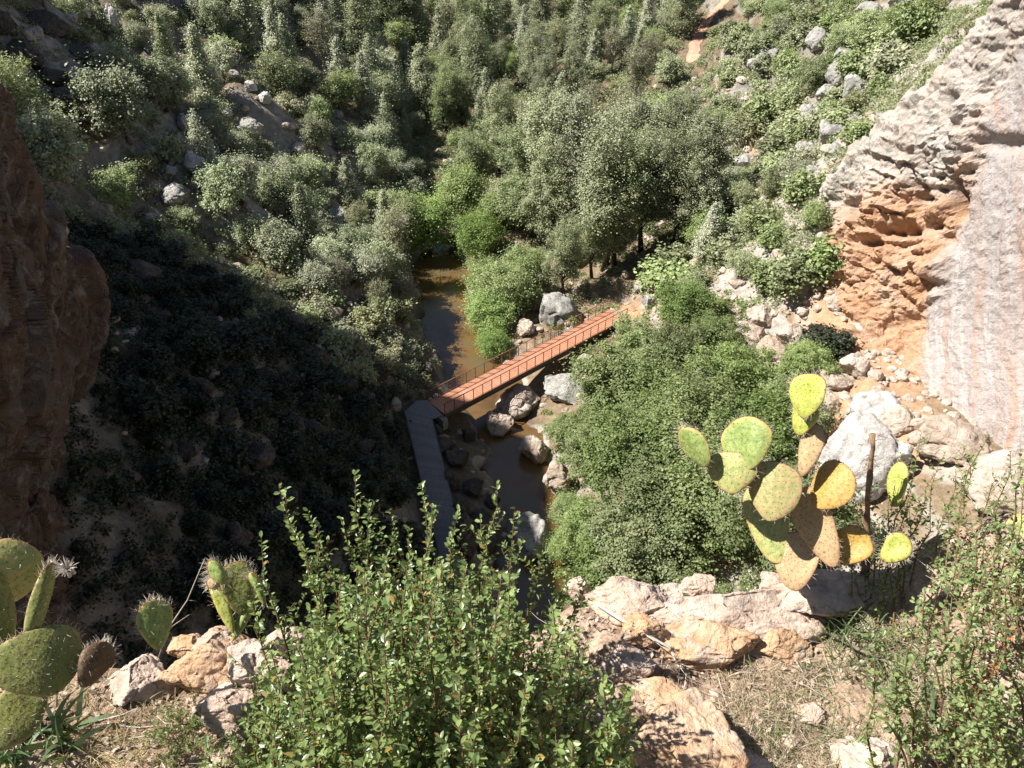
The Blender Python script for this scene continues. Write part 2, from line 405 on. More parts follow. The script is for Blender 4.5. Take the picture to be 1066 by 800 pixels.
me = mesh_np('ground', V, F, m, smooth=True)
x, y, z = V.T
def blob(px, py, rx, ry): return np.exp(-(((x - px) / rx) ** 2 + ((y - py) / ry) ** 2))
nz = fbm(np.stack([x, y, 0 * x], 1) * .25, 4)
red = np.clip(1.5 * blob(27.5, 49, 4.2, 9) + 1.1 * blob(25, 36, 5, 6) + 1.0 * blob(11, 67, 4, 3) + .9 * blob(29, 88, 3, 7) + .8 * blob(22, 44, 3, 5), 0, 1.6) - .35 + nz * .35
red = np.maximum(red, 0 * sstep(1.6, .7, np.abs(x - np.interp(y, [112, 122, 131, 140, 160], [31, 31.5, 32.5, 34, 37]))) * (y > 112) * (y < 165))
attr(me, 'red', np.clip(red * 1.6, 0, 1))
dd, ww = creek_dist(x, y); attr(me, 'bed', sstep(2.2, -.5, dd - ww) * (y < 100))
attr(me, 'shade_tint', np.clip(sstep(-1, -6, x) * sstep(80, 49, y) + .5 * sstep(70, 100, y), 0, 1))  # shade painted on the left slope, plus weaker darkening up the valley
o = ob('ground', me); tag(o, 'steep rocky canyon slopes and creek banks below the viewpoint', 'hillside', kind='structure')

# water
wy = np.linspace(8, 101, 190); V = []; 
cx = np.interp(wy, CREEK[:, 1], CREEK[:, 0])
for k in range(-6, 7): V.append(np.stack([cx + k * .9, wy, np.full(len(wy), WATER_Z)], 1))
V = np.concatenate(V)
m, t = nt('creek_water')
g = N(t, 'ShaderNodeNewGeometry'); P = g.outputs['Position']
n1 = noise(t, P, .35, 4, .6); n2 = noise(t, P, 5, 3, .6)
c = ramp(t, n1, [(.35, (.075, .042, .014)), (.5, (.125, .07, .024)), (.65, (.10, .08, .04))])
p = finish(t, c, .08, mth(t, 'ADD', n2, noise(t, mapping(t, P, (3.2, 1.2, 1)), 2.2, 3, .6)), .5, .03, .6)
M['water'] = m
o = ob('creek_water', mesh_np('creek_water', V, grid_faces(13, len(wy)), m, smooth=True)); tag(o, 'brown green creek water flowing under the footbridge', 'creek', kind='structure')

# ------------------------------------------------------------------ cliffs
def patch(grid, nu, nv):
    """bicubic (Catmull-Rom) surface through a grid of 3-D points"""
    G = np.array(grid, float)
    def cr(A, n, ax):
        A = np.moveaxis(A, ax, 0); k = len(A)
        A = np.concatenate([[2 * A[0] - A[1]], A, [2 * A[-1] - A[-2]]])
        t = np.linspace(0, k - 1 - 1e-6, n); i = t.astype(int); f = (t - i).reshape(-1, *([1] * (A.ndim - 1)))
        p0, p1, p2, p3 = A[i], A[i + 1], A[i + 2], A[i + 3]
        o = .5 * (2 * p1 + (-p0 + p2) * f + (2 * p0 - 5 * p1 + 4 * p2 - p3) * f ** 2 + (-p0 + 3 * p1 - 3 * p2 + p3) * f ** 3)
        return np.moveaxis(o, 0, ax)
    return cr(cr(G, nv, 0), nu, 1)

# right-hand cliff: rows from behind the crest down to the foot
rows = [
 [(866, 194, 62), (892, 156, 61), (940, 118, 59.5), (992, 66, 57.5), (1048, 4, 54), (1128, -90, 50), (1330, -260, 44)],
 [(863, 212, 60.5), (890, 188, 58.5), (930, 150, 56.5), (985, 100, 54), (1050, 50, 51), (1130, -20, 47), (1330, -160, 41)],
 [(868, 240, 58.5), (900, 222, 56), (940, 200, 54), (990, 160, 51), (1060, 120, 48), (1140, 60, 43.5), (1330, 0, 37)],
 [(875, 275, 55.5), (905, 270, 53), (945, 262, 51), (990, 240, 48.5), (1055, 225, 44.5), (1140, 180, 40), (1330, 150, 33)],
 [(882, 325, 52), (912, 335, 49.6), (945, 345, 48), (985, 340, 45.5), (1060, 345, 40.5), (1140, 330, 36.5), (1330, 320, 30)],
 [(884, 390, 47.5), (915, 408, 45), (950, 425, 43), (985, 432, 41), (1060, 455, 35.5), (1140, 475, 31.5), (1330, 520, 26)]]
G = [[at_y(*q) for q in r] for r in rows]
back = [[p + np.array([4 + 1.2 * k, 3.2, -2.2 - .3 * k]) for k, p in enumerate(G[0])]]
back2 = [[p + np.array([9 + 1.5 * k, 6, -9]) for k, p in enumerate(G[0])]]
foot = [[p + np.array([-.6, -1.2, -7]) for p in G[-1]]]
# left cap column so the block is closed on the far side
G = back2 + back + G + foot
G = [[r[0] + np.array([3.2, 4.5, -3.0])] + r for r in G]
nu, nv = 330, 330
S = patch(G, nu, nv); V = S.reshape(-1, 3)
F = grid_faces(nv, nu)[:, ::-1]
Nn = vnormals(V, F)
uu, vv = np.meshgrid(np.linspace(0, 1, nu), np.linspace(0, 1, nv)); uu = uu.ravel(); vv = vv.ravel()
pu = np.array([proj(p)[0] for p in V]); pv = np.array([proj(p)[1] for p in V])
# how smooth the striped slab is, from its place on the rock (along the wall and up it)
slab = sstep(-.03, .045, uu + .02 * fbm(V * .4, 3) - np.interp(vv, [.36, .42, .5, .625, .75, .9], [.80, .70, .63, .57, .50, .45])) * sstep(.35, .41, vv)
block = (1 - .85 * slab) * (.5 + .5 * sstep(.38, .5, vv)) * (1 - .6 * sstep(.66, .76, vv) * sstep(.12, .25, uu))
Q = V @ np.array([[.8, .1, .35], [-.2, .9, .3], [-.45, -.2, .85]])
f1, f2, c1 = worley(Q * np.array([.24, .24, .24])); g1, g2, c2 = worley(Q * np.array([.75, .75, .8]) + 5); h1, h2, c3 = worley(Q * 2.2 + 3)
e1 = sstep(0, .16, f2 - f1); e2 = sstep(0, .2, g2 - g1)
rdg = 1 - np.abs(fbm(Q * np.array([.55, .55, .9]), 4)) * 1.6
disp = block * ((c1 - .5) * 1.5 * e1 + (c2 - .5) * .6 * e2 + (c3 - .5) * .12 - .35 * (1 - e1) - .12 * (1 - e2) + rdg * .55) + fbm(V * .25, 4) * .9 * block + fbm(V * 1.5, 4) * .14 * (.4 + block) + fbm(V * 5, 2) * .035
# ribs on the slab following its dip
disp += slab * (fbm(np.stack([uu * 17 + vv * 3, vv * 3.2, 0 * uu], 1), 4) * .26)
# deep recesses under overhangs in the tan block
def dent(u0, v0, ru, rv, a): return a * np.exp(-(((pu - u0) / ru) ** 2 + ((pv - v0) / rv) ** 2) ** 1.5)
disp -= dent(930, 240, 20, 8, 1.9) + dent(956, 208, 7, 22, 1.8) + dent(988, 112, 6, 15, 1.5) + dent(880, 216, 9, 8, 1.4) + dent(990, 205, 6, 22, 1.6) + dent(905, 252, 20, 6, 1.3) + dent(1045, 150, 30, 9, .8)
disp += dent(925, 215, 26, 9, .7) + dent(1010, 120, 22, 18, 1.0)
V = V + Nn * disp[:, None]
me = mesh_np('cliff', V, F, [None], smooth=False, uv=np.stack([uu, vv], 1))
zr = sstep(.42, .62, vv + .14 * fbm(V * .15, 3)) * (1 - slab) # orange earth low on the left part
attr(me, 'orange', np.clip(zr, 0, 1)); attr(me, 'slab', slab)
m, t = nt('cliff_rock')
P = N(t, 'ShaderNodeNewGeometry').outputs['Position']; uvn = N(t, 'ShaderNodeUVMap', _uv_map='uv').outputs[0]
n1 = noise(t, P, .4, 6, .65, .5); n2 = noise(t, P, 2.2, 6, .7); n3 = noise(t, P, 9, 4, .7)
grey = ramp(t, n1, [(.3, (.46, .36, .30)), (.5, (.52, .45, .39)), (.7, (.56, .51, .46))])
grey = mixc(t, ramp(t, n2, [(.5, (0, 0, 0)), (.66, (.5, .5, .5))]), grey, (.34, .22, .16))
grey = mixc(t, ramp(t, noise(t, P, .9, 6, .75), [(.5, (0, 0, 0)), (.62, (.75, .75, .75))]), grey, (.30, .30, .26))
org = ramp(t, n1, [(.3, (.46, .25, .14)), (.5, (.53, .32, .20)), (.72, (.54, .41, .31))])
uvm = mapping(t, uvn, (60, 3.5, 1), (0, 0, R(-7)))
s1 = noise(t, uvm, 1, 6, .6, .6); s2 = noise(t, mapping(t, uvn, (26, 2.6, 1), (0, 0, R(-10))), 1, 5, .6, .5)
str_ = ramp(t, s1, [(.3, (.38, .29, .25)), (.42, (.47, .38, .34)), (.52, (.43, .39, .37)), (.62, (.54, .48, .44)), (.72, (.60, .56, .52))])
str_ = mixc(t, ramp(t, s2, [(.52, (0, 0, 0)), (.64, (.8, .8, .8))]), str_, (.50, .31, .22))
str_ = mixc(t, ramp(t, s2, [(.34, (.85, .85, .85)), (.43, (0, 0, 0))]), str_, (.33, .28, .26))
c = mixc(t, N(t, 'ShaderNodeAttribute', _attribute_name='orange').outputs['Fac'], grey, org)
c = mixc(t, N(t, 'ShaderNodeAttribute', _attribute_name='slab').outputs['Fac'], c, str_)
c = mixc(t, 1, c, ramp(t, n2, [(.28, (.72, .7, .68)), (.5, (1, 1, 1))]), 'MULTIPLY')
finish(t, c, .93, mth(t, 'ADD', n2, mth(t, 'MULTIPLY', n3, .6)), .9, .3)
me.materials.clear(); me.materials.append(m)
tag(ob('cliff', me), 'tall sunlit cliff of pink and grey striped rock on the right', 'cliff', kind='structure')

# left-hand cliff
rows = [
 [(-360, -190, 10), (-240, -110, 12.5), (-160, 10, 15), (-95, 95, 18)],
 [(-330, 60, 10), (-200, 90, 12.5), (-125, 140, 15), (-35, 165, 19.5)],
 [(-330, 200, 9.6), (-200, 200, 11.8), (-95, 220, 15), (4, 240, 21.5)],
 [(-330, 300, 9.2), (-200, 300, 11.2), (-70, 295, 15.4), (40, 300, 23.5)],
 [(-330, 400, 8.8), (-200, 400, 10.4), (-45, 375, 15), (72, 356, 25.5)],
 [(-330, 500, 8), (-200, 500, 9.4), (-60, 455, 14), (58, 428, 24)],
 [(-330, 600, 7), (-200, 600, 8.4), (-75, 545, 12.6), (30, 508, 21)],
 [(-330, 700, 6), (-200, 700, 7.4), (-85, 650, 11), (10, 612, 17)]]
G = [[at_y(*q) for q in r] for r in rows]
G = [r + [r[-1] + np.array([-1.5, 5, -1.2]), r[-1] + np.array([-7, 10, -5])] for r in G]
G = [[p + np.array([-5, 3, 1.5]) for p in G[0]]] + G + [[p + np.array([1, 1.5, -7]) for p in G[-1]]]
nu, nv = 260, 380
V = patch(G, nu, nv).reshape(-1, 3); F = grid_faces(nv, nu)[:, ::-1]; Nn = vnormals(V, F)
Q = V @ np.array([[.9, .2, .5], [-.3, .9, .1], [-.3, -.4, .9]])
f1, f2, c1 = worley(Q * np.array([.5, .5, .22])); g1, g2, c2 = worley(Q * np.array([1.5, 1.5, .6]) + 5)
disp = (c1 - .5) * .7 * sstep(0, .1, f2 - f1) + (c2 - .5) * .2 - .3 * sstep(.13, 0, f2 - f1) - .08 * sstep(.1, 0, g2 - g1) + fbm(V * .35, 4) * .45 + fbm(Q * np.array([2.2, 2.2, .8]), 4) * .09 + fbm(V * 6, 2) * .02
V = V + Nn * disp[:, None]
M['left_cliff'] = rock_mat('left_cliff_rock', [(.062, .045, .035), (.105, .068, .05), (.09, .078, .068)], .9, .15, (.18, .17, .15), .8)  # rock colour darkened to deepen the shade on this cliff
tag(ob('cliff', mesh_np('cliff', V, F, M['left_cliff'])), 'steep shaded cliff of red brown rock filling the left edge', 'cliff', kind='structure')
# ------------------------------------------------------------------ foliage
def unit(n, rng):
    v = rng.normal(size=(n, 3)); return v / np.linalg.norm(v, axis=1, keepdims=True)
def quads(C, Nn, size, rng, aspect=1.6, up=None):
    """one small leaf face at every centre, facing roughly along Nn"""
    n = len(C); Nn = Nn / (np.linalg.norm(Nn, axis=1, keepdims=True) + 1e-9)
    A = np.cross(Nn, unit(n, rng) if up is None else up); A /= np.linalg.norm(A, axis=1, keepdims=True) + 1e-9; B = np.cross(Nn, A)
    s = (size * rng.uniform(.6, 1.35, n))[:, None] / 2
    V = np.stack([C - A * s, C - B * s * aspect * .9 + Nn * s * .2, C + A * s, C + B * s * aspect + Nn * s * .2], 1).reshape(-1, 3)
    return V, np.arange(n * 4).reshape(n, 4)
def clumps_to_leaves(cc, cr, n, size, rng, flat=.8, aspect=1.6, rnd=.6, shell=.4, lo=.38):
    w = cr ** 2; k = rng.choice(len(cc), n, p=w / w.sum())
    d = unit(n, rng); d[:, 2] = np.abs(d[:, 2]) * rng.choice([1, 1, 1, -1], n); loose = rng.random(n) < lo
    r = cr[k] * (shell + (1.08 - shell) * rng.random(n) ** .7)
    C = cc[k] + d * r[:, None] * np.array([1, 1, flat]) + rng.normal(size=(n, 3)) * (cr[k] * np.where(loose, .95, .16))[:, None]
    return quads(C, d * .8 + unit(n, rng) * rnd + np.array([-.25, 0, .75]), size, rng, aspect)

def crown_round(rx, h, z0, nc, n, size, seed, lobes=1., flat=.75, lo=.38):
    rng = np.random.default_rng(seed); nc = int(nc * 1.8)
    d = unit(nc, rng); r = rng.random(nc) ** .45
    ax = rng.uniform(.75, 1.15, 2)
    # uneven outline from a few big lobes
    L0 = unit(6, rng); lob = 1 + .28 * lobes * np.max(np.maximum(d @ L0.T, 0) ** 4 * 1.6 - .35, axis=1)
    cc = d * (r * lob)[:, None] * np.array([rx * ax[0], rx * ax[1], h / 2]) * .82
    cc[:, 2] += z0 + h / 2
    cc[:, 2] = np.maximum(cc[:, 2], z0 * .6)
    cr = rx * rng.uniform(.09, .25, nc) * (1.15 - .35 * r)
    V, F = clumps_to_leaves(cc, cr, n, size, rng, flat, lo=lo)
    return V, F, cc, cr
def crown_cone(rx, h, z0, nc, n, size, seed, pw=.8, layer=False):
    rng = np.random.default_rng(seed)
    t = rng.random(nc) ** .8; th = rng.random(nc) * 2 * math.pi
    prof = (1 - t) ** pw * (.75 + .4 * np.sin(th * 2 + seed) * .4 + rng.uniform(-.25, .25, nc)) * np.minimum(1, .35 + t * 5)
    rr = rx * prof * rng.random(nc) ** .35
    cc = np.stack([np.cos(th) * rr, np.sin(th) * rr, z0 + t * h - rr * .12], 1)
    cr = rx * (.12 + .22 * (1 - t)) * rng.uniform(.6, 1.2, nc)
    V, F = clumps_to_leaves(cc, cr, n, size, rng, .55 if layer else 1.0, 1.9)
    return V, F, cc, cr
def trunk_mb(h, r, cc, seed, nl=12, fork=0.25, k=6, lean=.05, twigs=0, tw_r=.02):
    rng = random.Random(seed); mb = MB(); n = 7
    a = rng.uniform(0, 6.28)
    def axis_at(q): return np.array([math.cos(a) * lean * h * q * q + .03 * h * math.sin(q * 5 + a), math.sin(a) * lean * h * q * q + .02 * h * math.cos(q * 6), q * h])
    P = [axis_at(q / (n - 1)) - axis_at(0) * (1) for q in range(n)]
    P[0] = P[0] - np.array([0, 0, .5]); mb.tube(P, [r * (1.25 if q == 0 else 1 - .85 * q / (n - 1)) for q in range(n)], k)
    idx = sorted(rng.sample(range(len(cc)), min(nl, len(cc))), key=lambda i: cc[i][2])
    for i in idx:
        c = np.array(cc[i]); q = min(.9, max(fork, (c[2] / h) * rng.uniform(.45, .75)))
        s = axis_at(q) - axis_at(0); mid = (s + c) / 2 + np.array([rng.uniform(-.1, .1), rng.uniform(-.1, .1), rng.uniform(0, .15)]) * h * .3
        rr = r * (1 - q) * .5 + .012
        mb.tube([s, (s + mid) / 2 + .01, mid, c], [rr, rr * .8, rr * .55, rr * .15], max(4, k - 2), cap=False)
        for _ in range(twigs):
            b = mid + (c - mid) * rng.random(); e = b + np.array([rng.uniform(-1, 1), rng.uniform(-1, 1), rng.uniform(-.1, 1.1)]) * h * .1
            mb.tube([b, (b + e) / 2 + .02, e], [tw_r, tw_r * .8, tw_r * .3], 3, cap=False)
    return mb

PROTO = {}
def make_proto(key, trunkm, leafm, gen, h, r, seed, nl=12, **kw):
    V, F, cc, cr = gen
    PROTO[key] = (trunk_mb(h, r, cc, seed, nl, **kw).me('trunk', trunkm, True), mesh_np('crown', V, F, leafm))
for s in range(4):
    make_proto(('juniper', s), M['bark'], M['juniper'], crown_round(2.6, 4.6, .7, 60, 12500, .125, 100 + s, 1.3, .8), 4.2, .19, s)
    make_proto(('cypress', s), M['bark'], M['cypress'], crown_cone(2.1, 8.2, .8, 110, 15000, .125, 200 + s, .75), 8.0, .2, s, nl=24, fork=.1)
    make_proto(('pine', s), M['bark_dark'], M['pine'], crown_cone(3.0, 9.4, 1.6, 90, 16000, .13, 300 + s, .6, True), 9.8, .25, s, nl=30, fork=.15)
    make_proto(('oak', s), M['bark'], M['oak'], crown_round(3.1, 5.6, 1.1, 75, 15000, .13, 400 + s, 1.2, .75), 5.2, .22, s, nl=16)
for s in range(3):
    make_proto(('tall', s), M['bark_dark'], M['pine'], crown_round(2.7, 10.4, 2.0, 120, 30000, .105, 500 + s, 1.5, 1.0), 11.2, .27, s, nl=40, fork=.2, twigs=1, tw_r=.03)
    make_proto(('willow', s), M['bark'], M['willow'], crown_round(3.5, 6.2, .5, 95, 20000, .125, 600 + s, 1.1, .95), 5.4, .2, s, nl=16)
    make_proto(('sycamore', s), M['bark_pale'], M['sycamore'], crown_round(4.4, 6.8, 1.8, 95, 36000, .15, 700 + s, 2.2, .62, lo=.16), 6.9, .24, s, nl=60, fork=.25, twigs=4, tw_r=.03)
    make_proto(('grey', s), M['bark_pale'], M['grey_shrub'], crown_round(2.7, 7.6, 1.6, 80, 6000, .12, 800 + s, 1.2, .9), 8.4, .2, s, nl=60, fork=.15, twigs=5, tw_r=.035)
make_proto(('rust', 0), M['bark_pale'], M['rust_leaf'], crown_round(2.3, 5.2, 1.6, 60, 3600, .16, 900, 1.2, .9), 6.2, .18, 3, nl=40, fork=.15, twigs=4, tw_r=.03)
SHR = {}
for s in range(5):
    for key, lm, n, sz, seed in (('shrub', 'shrub', 3600, .10, 20), ('oakscrub', 'oak', 3800, .10, 40), ('sage', 'grey_shrub', 2400, .09, 60), ('darkscrub', 'dark_shade_scrub', 3000, .11, 80)):
        V, F, cc, cr = crown_round(1.05, 1.55, .02, 34, n, sz, seed + s, 1.5, .85)
        V[:, 2] = np.maximum(V[:, 2], -.15)
        mb = MB(); rg = random.Random(seed + s)
        for i in rg.sample(range(len(cc)), 14):
            c = cc[i]; mb.tube([(0, 0, -.2), c * np.array([.3, .3, .45]) , c], [.035, .025, .01], 4, cap=False)
        SV = np.concatenate(mb.V); SF = np.concatenate(mb.F4)
        VV = np.concatenate([V, SV]); FF = np.concatenate([F, SF + len(V)])
        SHR[(key, s)] = mesh_np('shrub', VV, FF, [M[lm], M['bark']], midx=[0] * len(F) + [1] * len(SF))

PLACED = []  # (object, kind words, u, v) for labels, filled below
KEEP = []    # (x, y, r) occupied ground
def free(x, y, r, f=1.0):
    for (a, b, q) in KEEP:
        if (a - x) ** 2 + (b - y) ** 2 < ((q + r) * f) ** 2: return False
    return True
def seg_dist(x, y, a, b):
    d = (b[0] - a[0], b[1] - a[1]); t = max(0, min(1, ((x - a[0]) * d[0] + (y - a[1]) * d[1]) / (d[0] ** 2 + d[1] ** 2)))
    return math.hypot(x - a[0] - t * d[0], y - a[1] - t * d[1])
def clear_zone(x, y, r):
    if seg_dist(x, y, (-7.5, 50.2), (13, 67)) < 1.4 + r * .75: return False
    if seg_dist(x, y, (-8.1, 50.2), (-4.1, 34.5)) < 1.5 + r * .8 or seg_dist(x, y, (-4.1, 34.5), (-3.1, 22)) < 1.5 + r * .8: return False
    d, w = creek_dist(np.array([x]), np.array([y]))
    if d[0] < w[0] + .3 + r * .35 and y < 90: return False
    return True
TREE_NAME = {'juniper': 'juniper_tree', 'cypress': 'cypress_tree', 'pine': 'pine_tree', 'oak': 'oak_tree', 'tall': 'tall_evergreen_tree', 'willow': 'willow_tree', 'sycamore': 'broadleaf_tree', 'grey': 'leafless_tree', 'rust': 'rusty_tree'}
TREE_WORD = {'juniper': 'rounded grey green juniper tree', 'cypress': 'pointed grey green cypress tree', 'pine': 'dark green layered pine tree', 'oak': 'bushy green oak tree', 'tall': 'tall bare-stemmed evergreen tree', 'willow': 'bright olive streamside tree', 'sycamore': 'leafy green broadleaf tree', 'grey': 'pale grey sparse-leaved tree', 'rust': 'rust brown drying tree'}
TREE_GROUP = {'juniper': 'juniper trees on the canyon slopes', 'cypress': 'cypress trees in the canyon', 'pine': 'pine trees in the canyon', 'oak': 'oak trees on the slopes', 'tall': 'tall evergreen trees in the valley', 'willow': 'bright trees along the creek', 'sycamore': 'leafy trees on the right bank', 'grey': 'sparse grey trees in the valley', 'rust': None}
def add_tree(kind, x, y, s=1., label=None, var=None, sz=None, sink=.1):
    k = var if var is not None else random.randrange(len([q for q in PROTO if q[0] == kind]))
    tm, cm = PROTO[(kind, k)]
    o = empty(TREE_NAME[kind], (x, y, tz(x, y) - sink), random.uniform(0, 6.28))
    a = random.uniform(.88, 1.12); o.scale = (s * a, s / a, (sz or s) * random.uniform(.92, 1.08))
    ob('trunk', tm, o); ob('crown', cm, o)
    o['category'] = 'tree'
    if TREE_GROUP[kind]: o['group'] = TREE_GROUP[kind]
    hgt = {'juniper': 4.5, 'cypress': 8, 'pine': 9, 'oak': 5, 'tall': 10, 'willow': 5.5, 'sycamore': 7, 'grey': 8, 'rust': 6}[kind]
    u, v = proj((x, y, o.location.z + hgt * s * .55))
    if label: o['label'] = label
    else: PLACED.append((o, TREE_WORD[kind], u, v))
    KEEP.append((x, y, 1.6 * s)); return o
SHR_WORD = {'darkscrub': 'dark shaded shrub', 'shrub': 'low grey green shrub', 'oakscrub': 'low dark green shrub', 'sage': 'low pale grey shrub'}
def add_shrub(kind, x, y, s=1., label=None, zone=''):
    k = random.randrange(5); o = ob('shrub', SHR[(kind, k)])
    o.location = (x, y, tz(x, y) - .12 * s); o.rotation_euler = (random.uniform(-.15, .15), random.uniform(-.15, .15), random.uniform(0, 6.28))
    o.scale = (s * random.uniform(.85, 1.2), s * random.uniform(.85, 1.2), s * random.uniform(.75, 1.1))
    o['category'] = 'shrub'; o['group'] = 'shrubs scattered over the canyon slopes'
    u, v = proj((x, y, o.location.z + .7 * s))
    if label: o['label'] = label
    else: PLACED.append((o, SHR_WORD[kind], u, v))
    KEEP.append((x, y, .8 * s)); return o
def inpoly(u, v, P):
    c = False; j = len(P) - 1
    for i in range(len(P)):
        if (P[i][1] > v) != (P[j][1] > v) and u < (P[j][0] - P[i][0]) * (v - P[i][1]) / (P[j][1] - P[i][1]) + P[i][0]: c = not c
        j = i
    return c
def scatter(poly, n, kinds, srange, tree=True, f=1.0, tmin=30, tries=40):
    us = [p[0] for p in poly]; vs = [p[1] for p in poly]; got = 0
    # uniform over the ground: draw in world space, keep what the polygon sees
    W = [hit(u, v, tmin) for u, v in poly]; x0, x1 = min(w[0] for w in W), max(w[0] for w in W); y0, y1 = min(w[1] for w in W), max(w[1] for w in W)
    for _ in range(n * tries):
        if got >= n: break
        x = random.uniform(x0, x1); y = random.uniform(y0, y1); z = tz(x, y); u, v = proj((x, y, z))
        if not inpoly(u, v, poly): continue
        s = random.uniform(*srange); r = (1.7 if tree else .85) * s
        if not free(x, y, r, f) or not clear_zone(x, y, r * (1.5 if tree else 1)): continue
        k = random.choices(list(kinds), list(kinds.values()))[0]
        (add_tree if tree else add_shrub)(k, x, y, s); got += 1
    return got
# ------------------------------------------------------------------ footbridge and walkway
def deck_mat(name, a, b, d):
    m, t = nt(name); P = N(t, 'ShaderNodeTexCoord').outputs['Object']
    n = noise(t, mapping(t, P, (3, .6, 3)), 2, 4, .6); w = noise(t, P, .5, 3, .6)
    c = ramp(t, n, [(.3, a), (.7, b)]); c = mixc(t, ramp(t, w, [(.45, (0, 0, 0)), (.62, (.5, .5, .5))]), c, d)
    pr = N(t, 'ShaderNodeNewGeometry').outputs['Random Per Island']
    c = mixc(t, 1, c, ramp(t, pr, [(0, (.85, .85, .86)), (.5, (1, 1, 1)), (1, (1.1, 1.09, 1.07))]), 'MULTIPLY')
    finish(t, c, .75, n, .3, .01, .2); return m
M['deck_red'] = deck_mat('red_deck_boards', (.38, .165, .095), (.46, .215, .13), (.42, .23, .155))
M['deck_grey'] = deck_mat('grey_deck_boards', (.13, .125, .125), (.18, .17, .17), (.15, .14, .14))
M['steel'] = plain_mat('rusty_steel', (.10, .045, .025), (.18, .08, .05), 6, .6, .004, spec=.4)
M['dark_steel'] = plain_mat('dark_steel', (.045, .035, .03), (.08, .06, .05), 6, .6, .004, spec=.4)
DZ = -41.8
A = np.array([-6.45, 50.15]); B = np.array([10.75, 65.1]); Ld = np.linalg.norm(B - A); ang = math.atan2(B[1] - A[1], B[0] - A[0]); BW = 2.25
br = empty('footbridge', (A[0], A[1], DZ), ang)
tag(br, 'long straight footbridge with red brown deck spanning the creek', 'footbridge')
mb = MB(); nb = 150; bwid = Ld / nb
for i in range(nb): mb.box(((i + .5) * bwid, 0, -.025 + random.uniform(-.002, .002)), (bwid - .012, BW, .05))
mb.build('deck', M['deck_red'], br)
for s in (-1, 1):
    gm = MB(); gm.box((Ld / 2, s * (BW / 2 - .14), -.34), (Ld, .14, .5)); gm.box((Ld / 2, s * (BW / 2 - .14), -.62), (Ld, .26, .05)); gm.build('girder', M['dark_steel'], br)
cm = MB()
for i in range(12): cm.box(((i + .5) * Ld / 12, 0, -.4), (.09, BW - .45, .16))
cm.build('cross_beam', M['dark_steel'], br)
pm = MB().box((0, 0, .53), (.055, .055, 1.3)).me('post', M['steel'])
for s in (-1, 1):
    rl = MB()
    rl.box((Ld / 2, 0, 1.16), (Ld + .1, .075, .05)); rl.box((Ld / 2, 0, .12), (Ld, .03, .04))
    for zz in (.38, .64, .9): rl.box((Ld / 2, 0, zz), (Ld, .014, .014))
    ro = rl.build('railing', M['steel'], br); ro.location = (0, s * (BW / 2 + .035), 0)
    n = 22
    for i in range(n + 1): p = ob('post', pm, ro); p.location = (i * Ld / n, 0, 0)
ab = MB(); ab.box((-.15, 0, -.9), (.5, BW + .5, 1.1)); ab.build('abutment', M['rock_grey'], br)
ab = MB(); ab.box((Ld + .2, 0, -.9), (.7, BW + .6, 1.4)); ab.build('abutment', M['rock_tan'], br)
KEEP.append((11.6, 65.8, .8))
# boardwalk: bent strip of grey boards from the bridge end towards the viewer's cliff
wk = empty('boardwalk', (-6.8, 42, DZ - .03)); tag(wk, 'grey shaded boardwalk bending from the left end of the red bridge', 'walkway')
o0 = np.array([-6.8, 42.])
LP = [(-9.2, 49.7), (-5.15, 34.6), (-4.2, 22.5)]; RP = [(-6.75, 48.75), (-3.25, 34.6), (-2.3, 22.5)]
mb = MB()
for k in range(2):
    l0, l1, r0, r1 = [np.array(q) - o0 for q in (LP[k], LP[k + 1], RP[k], RP[k + 1])]
    n = 100 if k == 0 else 80
    for i in range(n):
        a, b = i / n, (i + .92) / n
        q = [l0 + (l1 - l0) * a, r0 + (r1 - r0) * a, r0 + (r1 - r0) * b, l0 + (l1 - l0) * b]
        Vv = [(p[0], p[1], 0) for p in q] + [(p[0], p[1], -.05) for p in q]
        mb.add(Vv, [[3, 2, 1, 0], [4, 5, 6, 7], [0, 1, 5, 4], [1, 2, 6, 5], [2, 3, 7, 6], [3, 0, 4, 7]])
mb.build('deck', M['deck_grey'], wk)
c = [np.array(q) - o0 for q in ((-9.2, 49.72), (-8.3, 51.2), (-7.35, 51.25), (-5.95, 49.3), (-6.75, 48.77))]
mb = MB(); Vv = [(p[0], p[1], .0) for p in c] + [(p[0], p[1], -.12) for p in c]
mb.add(Vv, [[4, 3, 1, 0][::1], [3, 2, 1, 1][::1]][:1]); mb.add(Vv, [[3, 2, 1]]); mb.add(Vv, [[0, 1, 6, 5], [1, 2, 7, 6], [2, 3, 8, 7], [3, 4, 9, 8], [4, 0, 5, 9]])
mb.build('landing', M['deck_grey'], wk)
for P_ in (LP, RP):
    cur = MB(); rr = MB()
    for k in range(2):
        a = np.array([*(np.array(P_[k]) - o0), -.1]); b = np.array([*(np.array(P_[k + 1]) - o0), -.1]); cur.bar(a, b, .08, .22)
    cur.build('edge_beam', M['dark_steel'], wk)
for P_, nm in ((LP, 'l'),):
    rr = MB()
    for k in range(2):
        a = np.array([*(np.array(P_[k]) - o0), 0]) + np.array([-.08, 0, 0]); b = np.array([*(np.array(P_[k + 1]) - o0), 0]) + np.array([-.08, 0, 0])
        for zz in (.55, 1.08): rr.bar(a + np.array([0, 0, zz]), b + np.array([0, 0, zz]), .04, .04)
        n = 8
        for i in range(n): p = a + (b - a) * i / n; rr.box(p + np.array([0, 0, .5]), (.05, .05, 1.2))
    rr.build('railing', M['dark_steel'], wk)

